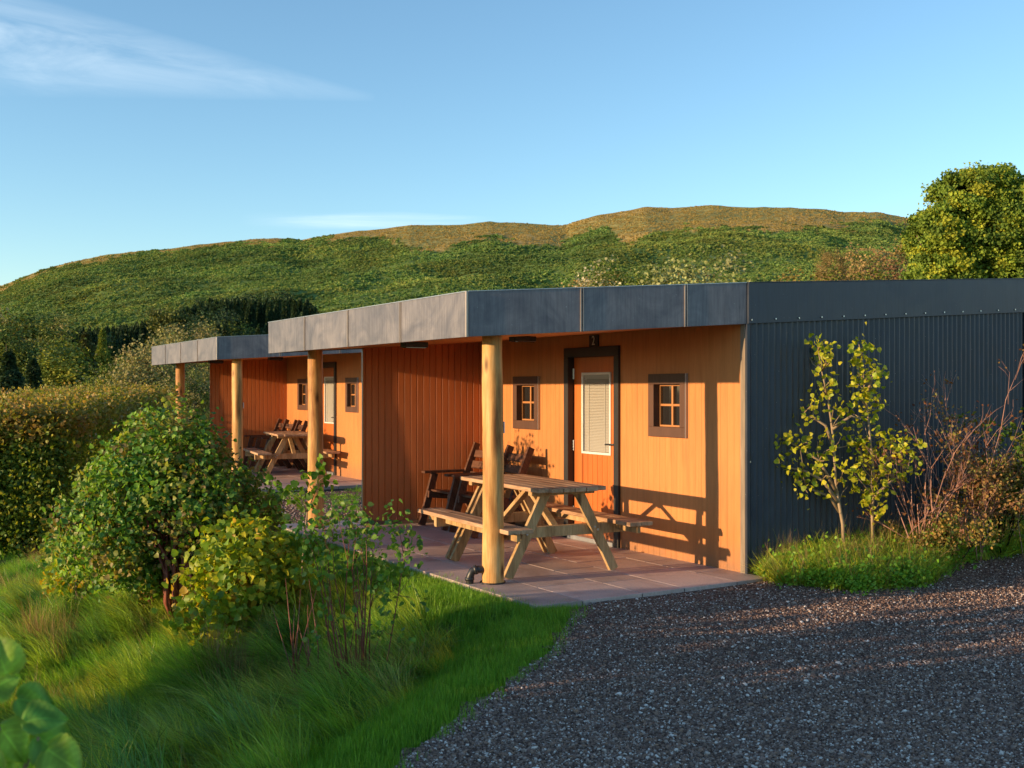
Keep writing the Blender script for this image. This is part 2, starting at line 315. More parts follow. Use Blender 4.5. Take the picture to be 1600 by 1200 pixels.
class MB:
    def __init__(s): s.v = []; s.f = []; s.c = []
    def add(s, vs, fs, c=None):
        n = len(s.v); s.v += [tuple(p) for p in vs]; s.f += [tuple(i+n for i in f) for f in fs]
        s.c += [c or (1, 1, 1)]*len(vs)
    def hexa(s, b, t, c=None):   # bottom 4, top 4
        s.add(list(b)+list(t), [(3, 2, 1, 0), (4, 5, 6, 7), (0, 1, 5, 4), (1, 2, 6, 5), (2, 3, 7, 6), (3, 0, 4, 7)], c)
    def box(s, x0, x1, y0, y1, z0, z1, c=None):
        s.hexa([(x0, y0, z0), (x1, y0, z0), (x1, y1, z0), (x0, y1, z0)], [(x0, y0, z1), (x1, y0, z1), (x1, y1, z1), (x0, y1, z1)], c)
    def beam(s, p, q, w, h, up=(0, 0, 1)):   # rectangular bar p->q; w across, h along 'up'
        p = Vector(p); q = Vector(q); d = (q-p).normalized(); u = Vector(up); sd = d.cross(u).normalized(); u = sd.cross(d).normalized()
        a = sd*w/2; b = u*h/2
        s.hexa([p-a-b, p+a-b, p+a+b, p-a+b], [q-a-b, q+a-b, q+a+b, q-a+b])
    def tube(s, pts, rad, n=8, cap=True):
        pts = [Vector(p) for p in pts]; rings = []; prev = None
        base = len(s.v)
        for i, p in enumerate(pts):
            d = (pts[min(i+1, len(pts)-1)]-pts[max(i-1, 0)]).normalized()
            a = prev if prev is not None else (Vector((1, 0, 0)) if abs(d.x) < .9 else Vector((0, 1, 0)))
            a = (a-d*a.dot(d)).normalized(); prev = a; b = d.cross(a)
            r = rad[i] if hasattr(rad, '__len__') else rad
            s.v += [tuple(p+(a*math.cos(2*math.pi*k/n)+b*math.sin(2*math.pi*k/n))*r) for k in range(n)]; s.c += [(1, 1, 1)]*n
        for i in range(len(pts)-1):
            for k in range(n):
                s.f.append((base+i*n+k, base+i*n+(k+1) % n, base+(i+1)*n+(k+1) % n, base+(i+1)*n+k))
        if cap:
            s.f.append(tuple(base+k for k in reversed(range(n)))); e = base+(len(pts)-1)*n; s.f.append(tuple(e+k for k in range(n)))
    def build(s, name, mat, parent=None, bevel=0, smooth=False, label=None):
        me = bpy.data.meshes.new(name); me.from_pydata(s.v, [], s.f); me.update()
        if any(c != (1, 1, 1) for c in s.c):
            a = me.color_attributes.new('col', 'FLOAT_COLOR', 'POINT'); a.data.foreach_set('color', np.array([(*c, 1) for c in s.c], dtype=np.float32).ravel())
        if smooth: me.polygons.foreach_set('use_smooth', [True]*len(me.polygons))
        o = link(name, me, mat, parent)
        if bevel:
            bm = bmesh.new(); bm.from_mesh(me)
            bmesh.ops.bevel(bm, geom=list(bm.edges), offset=bevel, segments=1, affect='EDGES', profile=0.5); bm.to_mesh(me); bm.free()
        if label: o['label'] = label
        return o
def copy_tree(o, parent=None):
    c = o.copy(); COL.objects.link(c)
    if parent is not None: c.parent = parent
    for ch in [x for x in bpy.data.objects if x.parent == o]: copy_tree(ch, c)
    return c
def P(px, py, Y): return Vector(((px-800)/F*Y, Y, CH+(HY-py)/F*Y))

# ---------------------------------------------------------------- terrain shape
EY = np.array([-300, -6, 2, 4.95, 5.83, 7.1, 8.3, 8.73, 13.4, 17.8, 22.4, 35, 400.])
EX = np.array([-20, -2.6, -1.4, -.52, -.24, .25, .36, .05, -2.85, -4.5, -7.15, -14, -60.])
def sstep(a, b, x): t = np.clip((x-a)/(b-a), 0, 1); return t*t*(3-2*t)
def vnoise(X, Y, s, seed=0):
    rs = np.random.RandomState(seed); G = rs.rand(64, 64)
    x = np.asarray(X)/s+seed*3.7; y = np.asarray(Y)/s+seed*1.3
    xi = np.floor(x).astype(int); yi = np.floor(y).astype(int); fx = x-xi; fy = y-yi; fx = fx*fx*(3-2*fx); fy = fy*fy*(3-2*fy)
    g = lambda i, j: G[i % 64, j % 64]
    return (g(xi, yi)*(1-fx)+g(xi+1, yi)*fx)*(1-fy)+(g(xi, yi+1)*(1-fx)+g(xi+1, yi+1)*fx)*fy-.5
def height(X, Y):
    X = np.asarray(X, dtype=float); Y = np.asarray(Y, dtype=float)
    d = (np.interp(Y, EY, EX)-X)*0.85
    drop = 2.3*(1-np.exp(-np.clip(d-.22, 0, None)/4.0))
    h = -.055-drop
    bank = sstep(.5, 1.6, d)
    h = h+bank*(vnoise(X+Y*.4, Y-X*.5, 1.1, 1)*.46+vnoise(X, Y, .5, 2)*.17)
    h = h+.9*sstep(5.5, 12, X)*sstep(9, 14, Y)
    # planted bed beside the corrugated wall
    bed = sstep(9.0, 10.6, Y-.45*(X-2.8))*sstep(2.1, 3.0, X)*(1-sstep(5, 7, X))
    h = h+.13*bed
    far = sstep(32, 60, np.abs(Y))
    h = h*(1-far)+(-2.2)*far
    return h
def H1(x, y): return float(height(np.array([x]), np.array([y]))[0])

def axis(fine0, fine1, step, far):
    a = list(np.arange(fine0, fine1+1e-6, step)); s = step; x = a[-1]
    while x < far: s *= 1.25; x += s; a.append(x)
    s = step; x = a[0]; pre = []
    while x > -far: s *= 1.25; x -= s; pre.append(x)
    return np.array(pre[::-1]+a)
xs = axis(-14, 8, .12, 4000); ys = axis(-2, 26, .12, 4000)
GX, GY = np.meshgrid(xs, ys); GZ = height(GX, GY)
nx, ny = len(xs), len(ys); idx = np.arange(nx*ny).reshape(ny, nx)
FQ = np.stack([idx[:-1, :-1], idx[:-1, 1:], idx[1:, 1:], idx[1:, :-1]], -1).reshape(-1, 4)
ground = link('ground', np_mesh('ground', np.stack([GX, GY, GZ], -1).reshape(-1, 3), FQ, smooth=True), M['ground']); tag(ground, kind='structure')

def in_poly(X, Y, poly):
    X = np.asarray(X); Y = np.asarray(Y); ins = np.zeros(X.shape, bool); n = len(poly)
    for i in range(n):
        x0, y0 = poly[i]; x1, y1 = poly[(i+1) % n]
        c = ((y0 > Y) != (y1 > Y)) & (X < (x1-x0)*(Y-y0)/(y1-y0+1e-12)+x0); ins ^= c
    return ins
G1 = [(-2.6, -6), (-1.4, 2), (-.52, 4.95), (-.24, 5.83), (.25, 7.1), (.42, 8.1), (.60, 8.72), (.62, 9.3), (2.15, 9.95), (2.32, 9.68), (2.44, 9.49), (2.85, 9.22), (3.5, 9.5), (4.19, 10.4), (5.14, 11.0), (6.2, 11.6), (13, 13.5), (14, -6)]
G2 = [(-2.70, 13.6), (2.6, 16.9), (1.2, 21.2), (-4.25, 17.9)]
def gravel_sheet(name, poly, st):
    xa = np.arange(min(p[0] for p in poly), max(p[0] for p in poly), st); ya = np.arange(min(p[1] for p in poly), max(p[1] for p in poly), st)
    X, Y = np.meshgrid(xa, ya); wob = .05*np.sin(X*9+Y*5)+.04*np.sin(Y*17-X*6)
    cx = X[:-1, :-1]+st/2; cy = Y[:-1, :-1]+st/2
    m = in_poly(cx+wob[:-1, :-1], cy+wob[:-1, :-1], poly).ravel()
    Z = height(X, Y)+.028+vnoise(X, Y, .8, 5)*.02
    i = np.arange(X.size).reshape(X.shape); Q = np.stack([i[:-1, :-1], i[:-1, 1:], i[1:, 1:], i[1:, :-1]], -1).reshape(-1, 4)[m]
    o = link(name, np_mesh(name, np.stack([X, Y, Z], -1).reshape(-1, 3), Q, smooth=True), M['gravel']); return tag(o, kind='structure')
gravel_sheet('gravel_drive', G1, .08); gravel_sheet('gravel_path', G2, .1)

# ---------------------------------------------------------------- scattering (uncountable stuff only)
PROTO = {}
def proto_coll(name, meshes, mat):
    c = bpy.data.collections.new(name)
    for i, me in enumerate(meshes):
        if not me.materials: me.materials.append(mat)
        o = bpy.data.objects.new(name+'_source', me); c.objects.link(o)
    return c
def scatter(name, coll, n, pts, rot, scl, label, cat, seed=0, tint=None):
    me = bpy.data.meshes.new(name); N = len(pts); me.vertices.add(N); me.vertices.foreach_set('co', np.asarray(pts, np.float32).ravel())
    a = me.attributes.new('rot', 'FLOAT_VECTOR', 'POINT'); a.data.foreach_set('vector', np.asarray(rot, np.float32).ravel())
    a = me.attributes.new('scl', 'FLOAT_VECTOR', 'POINT')
    scl = np.asarray(scl, np.float32); scl = np.repeat(scl[:, None], 3, 1) if scl.ndim == 1 else scl
    a.data.foreach_set('vector', scl.ravel())
    a = me.attributes.new('tint', 'FLOAT_COLOR', 'POINT'); tc_ = np.ones((N, 4), np.float32)
    if tint is not None: tc_[:, :3] = tint
    a.data.foreach_set('color', tc_.ravel())
    a = me.attributes.new('idx', 'INT', 'POINT'); a.data.foreach_set('value', np.random.RandomState(seed+9).randint(0, n, N).astype(np.int32))
    o = bpy.data.objects.new(name, me); COL.objects.link(o)
    g = bpy.data.node_groups.new(name, 'GeometryNodeTree')
    g.interface.new_socket('Geometry', in_out='INPUT', socket_type='NodeSocketGeometry'); g.interface.new_socket('Geometry', in_out='OUTPUT', socket_type='NodeSocketGeometry')
    gi = g.nodes.new('NodeGroupInput'); go = g.nodes.new('NodeGroupOutput'); ip = g.nodes.new('GeometryNodeInstanceOnPoints'); ci = g.nodes.new('GeometryNodeCollectionInfo')
    ci.inputs['Collection'].default_value = coll; ci.inputs['Separate Children'].default_value = True; ci.inputs['Reset Children'].default_value = True
    ip.inputs['Pick Instance'].default_value = True
    def na(nm, ty):
        x = g.nodes.new('GeometryNodeInputNamedAttribute'); x.data_type = ty; x.inputs['Name'].default_value = nm
        return next(s for s in x.outputs if s.enabled and s.name == 'Attribute')
    L = g.links.new; L(gi.outputs[0], ip.inputs['Points']); L(ci.outputs[0], ip.inputs['Instance'])
    L(na('idx', 'INT'), ip.inputs['Instance Index']); L(na('rot', 'FLOAT_VECTOR'), ip.inputs['Rotation']); L(na('scl', 'FLOAT_VECTOR'), ip.inputs['Scale'])
    L(ip.outputs[0], go.inputs[0])
    md = o.modifiers.new('scatter', 'NODES'); md.node_group = g
    return tag(o, label, cat, kind='stuff')

def blades(n, rad, l0, l1, wid, lean, seed, bend=0.5, seg=3, tint=0.25, heads=False):
    rs = np.random.RandomState(seed); V = []; Q = []; C = []
    for i in range(n):
        a = rs.rand()*6.283; r = rad*math.sqrt(rs.rand()); bx, by = r*math.cos(a), r*math.sin(a)
        L = l0+(l1-l0)*rs.rand(); th = rs.rand()*6.283; tl = (rs.rand()*.35)
        dx, dy = math.cos(th)*tl+lean[0], math.sin(th)*tl+lean[1]
        bd = bend*(.4+rs.rand()*.9); px, py = -math.sin(th), math.cos(th)
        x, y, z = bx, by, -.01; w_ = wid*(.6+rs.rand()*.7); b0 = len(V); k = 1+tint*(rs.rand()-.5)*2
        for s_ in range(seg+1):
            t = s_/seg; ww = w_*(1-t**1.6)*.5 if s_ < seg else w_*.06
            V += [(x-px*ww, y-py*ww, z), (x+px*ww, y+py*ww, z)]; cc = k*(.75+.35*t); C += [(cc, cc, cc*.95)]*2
            q = 1+bd*2.2*t; hx = dx*q; hy = dy*q; hz = max(1-bd*1.1*t*t*(abs(dx)+abs(dy))*1.3, -.35)
            nn = math.sqrt(hx*hx+hy*hy+hz*hz); st = L/seg; x += hx/nn*st; y += hy/nn*st; z += hz/nn*st
        for s_ in range(seg): Q.append((b0+2*s_, b0+2*s_+1, b0+2*s_+3, b0+2*s_+2))
    return np_mesh('blades', V, Q, np.array(C))

# ---------------------------------------------------------------- cabin
ZT0, SL, FH = 2.49, 0.062, 0.373
def zt(o): return ZT0+(2.62-o)*SL
def zb(o): return zt(o)-FH
SK = 0.195
PA, PB, PC, PD, PE, PF = (0, 0), (.51, 2.62), (5.41, 2.62), (5.10, 0), (5.10, -4.2), (0, -4.2)

def clad(mb, L, z0, ztop, bw, opens, mp, depth=.007, gw=.006):
    br = {0.0: 0, L: 0}; a = 0
    segs = []
    x = 0
    while x < L-1e-6:
        e = min(x+bw, L); segs.append((x, e-gw, 0, 0)); 
        if e < L-1e-6: segs.append((e-gw, e-gw*.5, 0, -depth)); segs.append((e-gw*.5, e, -depth, 0))
        else: segs.append((e-gw, e, 0, 0))
        x = e
    for a0, a1, d0, d1 in segs:
        cuts = [a0, a1]+[c for o_ in opens for c in o_[:2] if a0+1e-6 < c < a1-1e-6]; cuts.sort()
        for p, q in zip(cuts, cuts[1:]):
            dp = d0+(d1-d0)*(p-a0)/(a1-a0); dq = d0+(d1-d0)*(q-a0)/(a1-a0); m_ = (p+q)/2
            holes = sorted([(o_[2], o_[3]) for o_ in opens if o_[0] < m_ < o_[1]]); z = z0; iv = []
            for h0, h1 in holes:
                if h0 > z: iv.append((z, h0, False))
                z = max(z, h1)
            iv.append((z, None, True))
            for lo, hi, last in iv:
                hp = ztop(p) if last else hi; hq = ztop(q) if last else hi
                mb.add([mp(p, dp, lo), mp(q, dq, lo), mp(q, dq, hq), mp(p, dp, hp)], [(0, 1, 2, 3)])

def window(parent, s0, s1):
    z0, z1 = 1.205, 1.838
    wnd = MB(); t = .088
    for (a, b, c, d) in ((s0, s1, z1-.105, z1), (s0, s1, z0, z0+.102), (s0, s0+t, z0+.102, z1-.105), (s1-t, s1, z0+.102, z1-.105)):
        wnd.box(a, b, -.09, .028, c, d)
    o = wnd.build('window', M['brown'], parent, bevel=.003)
    i0, i1, k0, k1 = s0+t, s1-t, z0+.102, z1-.105
    g = MB(); g.box(i0, i1, -.085, -.078, k0, k1); g.build('pane', M['glass'], o)
    f = MB(); w_ = .017
    y0, y1 = -.078, -.048
    f.box(i0, i0+w_, y0, y1, k0, k1); f.box(i1-w_, i1, y0, y1, k0, k1); f.box(i0+w_, i1-w_, y0, y1, k1-w_, k1); f.box(i0+w_, i1-w_, y0, y1, k0, k0+w_)
    f.build('sash', M['sash'], o)
    f = MB(); cm = (i0+i1)/2; km = (k0+k1)/2+.005
    f.box(cm-.013, cm+.013, y0, y1-.004, k0+w_, k1-w_); f.box(i0+w_, cm-.013, y0, y1-.006, km-.011, km+.011); f.box(cm+.013, i1-w_, y0, y1-.006, km-.011, km+.011)
    f.build('glazing_bar', M['sash'], o)
    # drip flashing strip on the right hand edge
    f = MB(); f.box(s0-.006, s0-.001, 0.0, .03, z0, z1); f.build('edge_trim', M['alu'], o)
    return o
def door(parent):
    s0, s1, top = 1.883, 2.909, 2.149; t = .085
    d = MB(); w_ = .10
    fr = MB()
    fr.box(s0, s0+t, -.12, .03, 0, top-.105); fr.box(s1-t, s1, -.12, .03, 0, top-.105); fr.box(s0, s1, -.12, .03, top-.105, top)
    a0, a1, z0, z1 = s0+t, s1-t, .05, top-.105
    g0, g1, h0, h1 = 2.115, 2.66, .965, 1.87
    dr = MB(); y0, y1 = -.10, -.055
    dr.box(a0+.004, g0, y0, y1, z0, z1-.004); dr.box(g1, a1-.004, y0, y1, z0, z1-.004); dr.box(g0, g1, y0, y1, h1, z1-.004)
    # lower boarded panel
    mp = lambda a, dp, z: (g0+a, y1-.006+dp, z)
    clad(dr, g1-g0, z0, lambda a: h0, .09, [], mp, .008, .008)
    dro = dr.build('door', M['doorpaint'], parent)
    fr.build('door_frame', M['black'], dro, bevel=.003)
    gf = MB(); q = .026
    gf.box(g0, g0+q, y0, y1+.014, h0, h1); gf.box(g1-q, g1, y0, y1+.014, h0, h1); gf.box(g0+q, g1-q, y0, y1+.014, h1-q, h1); gf.box(g0+q, g1-q, y0, y1+.014, h0, h0+q)
    gf.build('glazing_frame', M['white'], dro, bevel=.003)
    b = MB(); b.box(g0+q, g1-q, y0+.001, y0+.004, h0+q, h1-q)
    z = h0+q+.006
    while z < h1-q-.05:
        b.add([(g0+q+.01, y1-.012, z+.013), (g1-q-.01, y1-.012, z+.013), (g1-q-.01, y1-.004, z), (g0+q+.01, y1-.004, z)], [(0, 1, 2, 3)]); z += .017
    b.box(g0+q+.005, g1-q-.005, y1-.02, y1, h1-q-.045, h1-q-.002)
    for s_ in (.12, .42): b.box(g0+s_, g0+s_+.008, y1-.003, y1-.0015, h0+q, h1-q-.04)
    b.build('blind', M['blind'], dro)
    hd = MB(); hx = a0+.055
    hd.box(hx-.018, hx+.018, y1, y1+.008, .96, 1.20); hd.tube([(hx, y1, 1.09), (hx, y1+.05, 1.09), (hx+.02, y1+.055, 1.09), (hx+.13, y1+.055, 1.085)], .009, 8)
    hd.tube([(hx, y1+.008, 1.0), (hx, y1+.014, 1.0)], .012, 8)
    hd.build('handle', M['plastic'], dro)
    for z in (1.86, .30, 1.05):
        hg = MB(); hg.tube([(a1-.004, y1+.008, z-.06), (a1-.004, y1+.008, z+.06)], .010, 8); hg.build('hinge', M['steel'], dro)
    th = MB(); th.box(s0+t, s1-t, -.12, .045, .0, .05); th.build('threshold', M['alu'], dro, bevel=.004)
    return dro

def make_cabin():
    root = empty('cabin', label='near low cabin with the number 2 plate and a blue corrugated side wall', cat='cabin', group='flat-roofed cabins in a row')
    zf = zb(0)+.01
    # facade
    mb = MB(); opens = [(.807+.05, 1.385-.05, 1.25, 1.80), (3.451+.05, 4.02-.05, 1.25, 1.80), (1.883+.04, 2.909-.04, -.1, 2.10)]
    clad(mb, 4.75-.065, -.06, lambda a: zf, .09, [(a-.065, b-.065, c, d) for a, b, c, d in opens], lambda a, d, z: (a+.065, d, z), .003, .004)
    fw = mb.build('front_wall', M['paint'], root)
    # corner board at the near end of the facade
    mb = MB(); mb.box(0, .064, -.05, .008, -.06, zf); mb.build('corner_board', M['cornerwood'], root, bevel=.003)
    # splayed dividing wall, clad on the veranda side
    L = 1.563; ud = Vector((.24, 1, 0)).normalized(); nn = Vector((-ud.y, ud.x, 0))
    o0 = Vector((4.75, 0, 0))
    mb = MB(); clad(mb, L, -.06, lambda a: zb(a*ud.y)+.01, .0815, [], lambda a, d, z: tuple(o0+ud*a+nn*d+Vector((0, 0, z))), .008, .013)
    ins = .02; p0 = o0-nn*ins; p1 = o0+ud*(L-.01)-nn*ins; q0 = o0-nn*.07; q1 = o0+ud*(L-.01)-nn*.07
    v3 = lambda v, z: (v.x, v.y, z)
    mb.hexa([v3(p0, -.06), v3(p1, -.06), v3(q1, -.06), v3(q0, -.06)], [v3(p0, zb(p0.y)), v3(p1, zb(p1.y)), v3(q1, zb(q1.y)), v3(q0, zb(q0.y))])
    dw = mb.build('dividing_wall', M['redpaint'], root)
    e0 = o0+ud*(L)+nn*.004; e1 = e0+ud*.012
    for nm, a, b, mt in (('end_board', .0, -.045, 'paint'), ('metal_edge', -.047, -.088, 'alu')):
        mb = MB(); A = e0+nn*a; B = e0+nn*b; A2 = e1+nn*a; B2 = e1+nn*b
        mb.hexa([v3(A, -.06), v3(A2, -.06), v3(B2, -.06), v3(B, -.06)], [v3(A, zb(A.y)+.005), v3(A2, zb(A.y)+.005), v3(B2, zb(A.y)+.005), v3(B, zb(A.y)+.005)])
        mb.build(nm, M[mt], dw, bevel=.002)
    # base strip along the two walls
    mb = MB(); mb.box(2.92, 4.74, .001, .022, 0, .045); A = o0+nn*.001; B = A+ud*L; A2 = A+nn*.02; B2 = B+nn*.02
    mb.hexa([v3(A, 0), v3(B, 0), v3(B2, 0), v3(A2, 0)], [v3(A, .045), v3(B, .045), v3(B2, .045), v3(A2, .045)])
    mb.build('skirting', M['brown'], dw)
    # corrugated side wall
    pitch = .0755; n = int(4.14/pitch*8); mb = MB(); V = []; Q = []
    for i in range(n+1):
        o_ = -.03-i*4.14/n; s_ = -.018-.0125*math.cos(2*math.pi*(i*4.14/n)/pitch)
        V += [(s_, o_, -.25), (s_, o_, zb(o_)+.06)]
    for i in range(n): Q.append((2*i, 2*i+2, 2*i+3, 2*i+1))
    cw = link('corrugated_wall', np_mesh('corrugated_wall', V, Q, smooth=True), M['corr'], root)
    mb = MB(); mb.box(-.03, .0, -.03, .009, -.2, zb(0)-.0); mb.build('front_edge_flashing', M['bluefascia'], cw, bevel=.003)
    mb = MB(); mb.box(-.034, .0, -4.21, -4.15, -.2, zb(-4.15)); mb.build('rear_edge_flashing', M['bluefascia'], cw, bevel=.003)
    mb = MB(); mb.tube([(0, 0, 0), (-.008, 0, 0)], .0075, 6); scm = mb.build('screw', M['steel'], cw)
    first = True
    for k in range(0, 54, 4):
        o_ = -.03-k*pitch
        for z, off in ((zb(o_)+.035, -.044), (1.02, -.0225)):
            q = scm if first else scm.copy()
            if not first: COL.objects.link(q)
            first = False; q.location = (off, o_, z)
    # plain rear and far walls
    mb = MB(); mb.box(4.77, 4.87, -4.18, -.02, -.06, zb(0)); mb.box(.0, 4.87, -4.2, -4.18, -.2, zb(-4.2)); mb.box(.0, .01, -4.15, -.05, -.2, zb(0)+.02)
    mb.build('rear_wall', M['bluefascia'], root)
    mb = MB(); mb.box(.02, 4.76, -4.1, -.14, 0, .04); mb.build('floor_deck', M['brown'], root)
    # roof
    poly = [PA, PB, PC, PD, PE, PF]
    mb = MB(); ins = .004
    bt = [(x, y, zb(y)+.12) for x, y in poly]; tp = [(x, y, zt(y)-.018) for x, y in poly]; n = 6
    mb.add(bt+tp, [(5, 4, 3, 2, 1, 0), (6, 7, 8, 9, 10, 11)]+[(i, (i+1) % n, n+(i+1) % n, n+i) for i in range(n)])
    rf = mb.build('roof', M['roof'], root)
    mb = MB(); fr = [(PA[0]+.02, -.05), (PB[0]+.02, 2.60), (PC[0]-.02, 2.60), (PD[0]-.02, -.05)]
    bt = [(x, y, zb(y)+.012) for x, y in fr]; tp = [(x, y, zb(y)+.03) for x, y in fr]; mb.hexa(bt, tp); mb.build('soffit', M['paint'], rf)
    def panels(p, q, cuts, th, mt, name='fascia_panel', lift=0):
        p = Vector((*p, 0)); q = Vector((*q, 0)); d = (q-p); e = d.normalized(); nrm = Vector((e.y, -e.x, 0))
        if nrm.dot(Vector((2.5, -.5, 0))-p) > 0: nrm = -nrm
        for i, (a, b) in enumerate(zip(cuts, cuts[1:])):
            A = p+d*a+e*(.0015 if i else 0); B = p+d*b-e*.0015; A2 = A+nrm*th; B2 = B+nrm*th
            if i == 0 and name != 'fascia_panel_side': A2 = A2
            mb = MB(); f = lambda v, g, y=None: (v.x, v.y, g(v.y))
            mb.hexa([f(A, zb), f(B, zb), f(B2, zb), f(A2, zb)], [f(A, zt), f(B, zt), f(B2, zt), f(A2, zt)])
            o = mb.build(name, M[mt], rf, bevel=.002)
            sm = MB(); cc = B+e*.001
            C0 = cc-e*.011+nrm*(th+.0005); C1 = cc+e*.009+nrm*(th+.0005); 
            if b < 1 and mt != 'bluefascia':
                for u0, u1 in ((-.016, -.008), (.006, .013)):
                    X0 = cc+e*u0+nrm*(th); X1 = cc+e*u1+nrm*(th); Y0 = X0+nrm*.009; Y1 = X1+nrm*.009
                    sm.hexa([f(X0, zb), f(X1, zb), f(Y1, zb), f(Y0, zb)], [f(X0, zt), f(X1, zt), f(Y1, zt), f(Y0, zt)])
                sm.build('seam', M['seam'], o)
            cp = MB(); g = lambda v: zt(v.y)+.001; g2 = lambda v: zt(v.y)+.008
            K0, K1, K2, K3 = A+nrm*-.03, B+nrm*-.03, B2+nrm*.005, A2+nrm*.005
            cp.hexa([(v.x, v.y, g(v)) for v in (K0, K1, K2, K3)], [(v.x, v.y, g2(v)) for v in (K0, K1, K2, K3)]); cp.build('capping', M['alu'] if mt != 'bluefascia' else M['bluefascia'], o)
    panels(PB, PC, [0, .253, .503, .752, 1], .02, 'fascia')
    panels(PB, PA, [0, .384, .764, 1], .02, 'fascia')
    panels(PC, PD, [0, .5, 1], .02, 'fascia')
    panels(PA, PF, [0, 1], .042, 'bluefascia'); panels(PF, PE, [0, 1], .02, 'bluefascia'); panels(PE, PD, [0, 1], .02, 'bluefascia')
    # corner flashing at B
    mb = MB(); cB = Vector((PB[0]-.018, PB[1]+.022, 0)); mb.beam((cB.x, cB.y, zb(2.62)-.003), (cB.x, cB.y, zt(2.62)+.004), .022, .022, (0, 1, 0)); mb.build('corner_flashing', M['seam'], rf, bevel=.002)
    # doors, windows
    window(root, .807, 1.385); window(root, 3.451, 4.02); door(root)
    # posts
    for j, (s_, o_, r_) in enumerate(((.796, 2.213, .092), (5.25, 2.10, .094))):
        rs = random.Random(5+j); mb = MB(); top = zb(o_)+.012; nseg = 34; n = 28; V = []; Q = []
        ph = rs.random()*6
        for i in range(nseg+1):
            z = top*i/nseg; rr = r_*(1.03-.07*i/nseg)
            for k in range(n):
                a = 2*math.pi*k/n; nz = mnoise.noise(Vector((math.cos(a)*1.3+j*7, math.sin(a)*1.3, z*2.3)))*.006+mnoise.noise(Vector((math.cos(a)*3+j*7, math.sin(a)*3, z*9)))*.0025
                V.append((s_+(rr+nz)*math.cos(a)+.008*math.sin(z*1.7+ph), o_+(rr+nz)*math.sin(a), z))
        for i in range(nseg):
            for k in range(n): Q.append((i*n+k, i*n+(k+1) % n, (i+1)*n+(k+1) % n, (i+1)*n+k))
        po = link('post', np_mesh('post', V, Q, smooth=True), M['log'], root)
        mb = MB(); mb.tube([(s_, o_, 0.001), (s_, o_, .012)], r_+.02, 24); mb.build('foot_plate', M['black'], po)
        if j == 0:
            mb = MB(); mb.box(s_-.030, s_+.02, o_-.104, o_-.094, 1.30, 1.40); mb.build('tag_plate', M['white'], po)
    # soffit lamps
    for s_, o_ in ((2.55, 2.10), (2.0, 1.15)):
        mb = MB(); z = zb(o_)+.012; mb.box(s_-.06, s_+.06, o_-.13, o_+.13, z-.055, z); q = mb.build('soffit_lamp', M['plastic'], root, bevel=.006)
        mb = MB(); mb.box(s_-.045, s_+.045, o_-.11, o_+.11, z-.061, z-.055); mb.build('lamp_lens', M['glass'], q)
    return root
cabin = make_cabin()
c1 = copy_tree(cabin); c3 = copy_tree(cabin)
U2 = math.atan2(.8522, -.5233)
cabin.location = (2.135, 10.0, 0); cabin.rotation_euler = (0, 0, U2)
c1.location = (-2.361, 19.05, .06); c1.rotation_euler = (0, 0, math.atan2(.863, -.505)); c1['label'] = 'second low cabin standing farther back on the left behind the leafy shrubs'
c3.location = (13.25, 14.0, .93); c3.rotation_euler = (0, 0, U2); c3['label'] = 'third cabin, only a sunlit sliver showing past the far end of the corrugated wall'
def loc2w(root, s, o, z=0):
    a = root.rotation_euler[2]; return Vector((root.location[0]+s*math.cos(a)-o*math.sin(a), root.location[1]+s*math.sin(a)+o*math.cos(a), root.location[2]+z))
# number plate on cabin 2 only
pl = MB(); pl.box(2.26, 2.43, .0, .018, 2.152, zb(0)-.002); pl = pl.build('number_plate', M['black'], cabin, bevel=.002)
fc = bpy.data.curves.new('digit', 'FONT'); fc.body = '2'; fc.size = .135; fc.extrude = .002; fc.align_x = 'CENTER'
fo = bpy.data.objects.new('digit', fc); COL.objects.link(fo); bpy.context.view_layer.update()
dm = bpy.data.meshes.new_from_object(fo.evaluated_get(bpy.context.evaluated_depsgraph_get())); bpy.data.objects.remove(fo)
dg = link('digit', dm, M['digit'], pl); dg.rotation_euler = (R(90), 0, R(180)); dg.location = (2.345, .021, 2.168); dg.scale = (.85, 1.08, 1)
# drain pipe beside the near post
dp = MB(); q = (.80, 2.33)
a_ = [(.80, 2.30, .12)]
pts = [(.80, 2.28, .115), (.82, 2.34, .125), (.845, 2.39, .11), (.86, 2.405, .06), (.862, 2.41, -.12)]
dp.tube(pts, [.032, .033, .035, .034, .034], 14)
dpo = dp.build('drainpipe', M['plastic'], cabin, smooth=True)
dp = MB(); dp.tube([(.861, 2.407, .03), (.862, 2.408, .055)], .041, 14); dp.tube([(.826, 2.352, .1235), (.838, 2.375, .1165)], .041, 14); dp.build('collar', M['plastic'], dpo, smooth=True)

# ---------------------------------------------------------------- patios
def patio(name, root, s0, s1, o0, o1, seed):
    rs = random.Random(seed); mb = MB(); o_ = o1
    rows = []
    while o_ > o0:
        w_ = rs.choice([.45, .6, .6]); rows.append((max(o_-w_, o0), o_)); o_ -= w_
    for (a, b) in rows:
        s = s0-rs.random()*.3
        while s < s1:
            l = rs.choice([.6, .75, .9, .9, 1.1]); e = min(s+l, s1); st = max(s, s0)
            if e-st > .06:
                k = .8+rs.random()*.35; hue = rs.random()
                c = (.46*k+.03*hue, .355*k+.015*hue, .32*k)
                z = rs.uniform(-.0015, .0015); g = .005
                mb.box(st+g, e-g, a+g, b-g, -.05, z, c)
            s = e if e < s1 else s1+1
    o = mb.build(name, M['slabs'], bevel=.003)
    o.location = root.location; o.rotation_euler = root.rotation_euler
    jb = MB(); jb.box(s0+.01, s1-.01, o0+.01, o1-.01, -.09, -.009, (.10, .075, .065)); j = jb.build('joint_bed', M['slabs'], o)
    return tag(o, kind='structure')
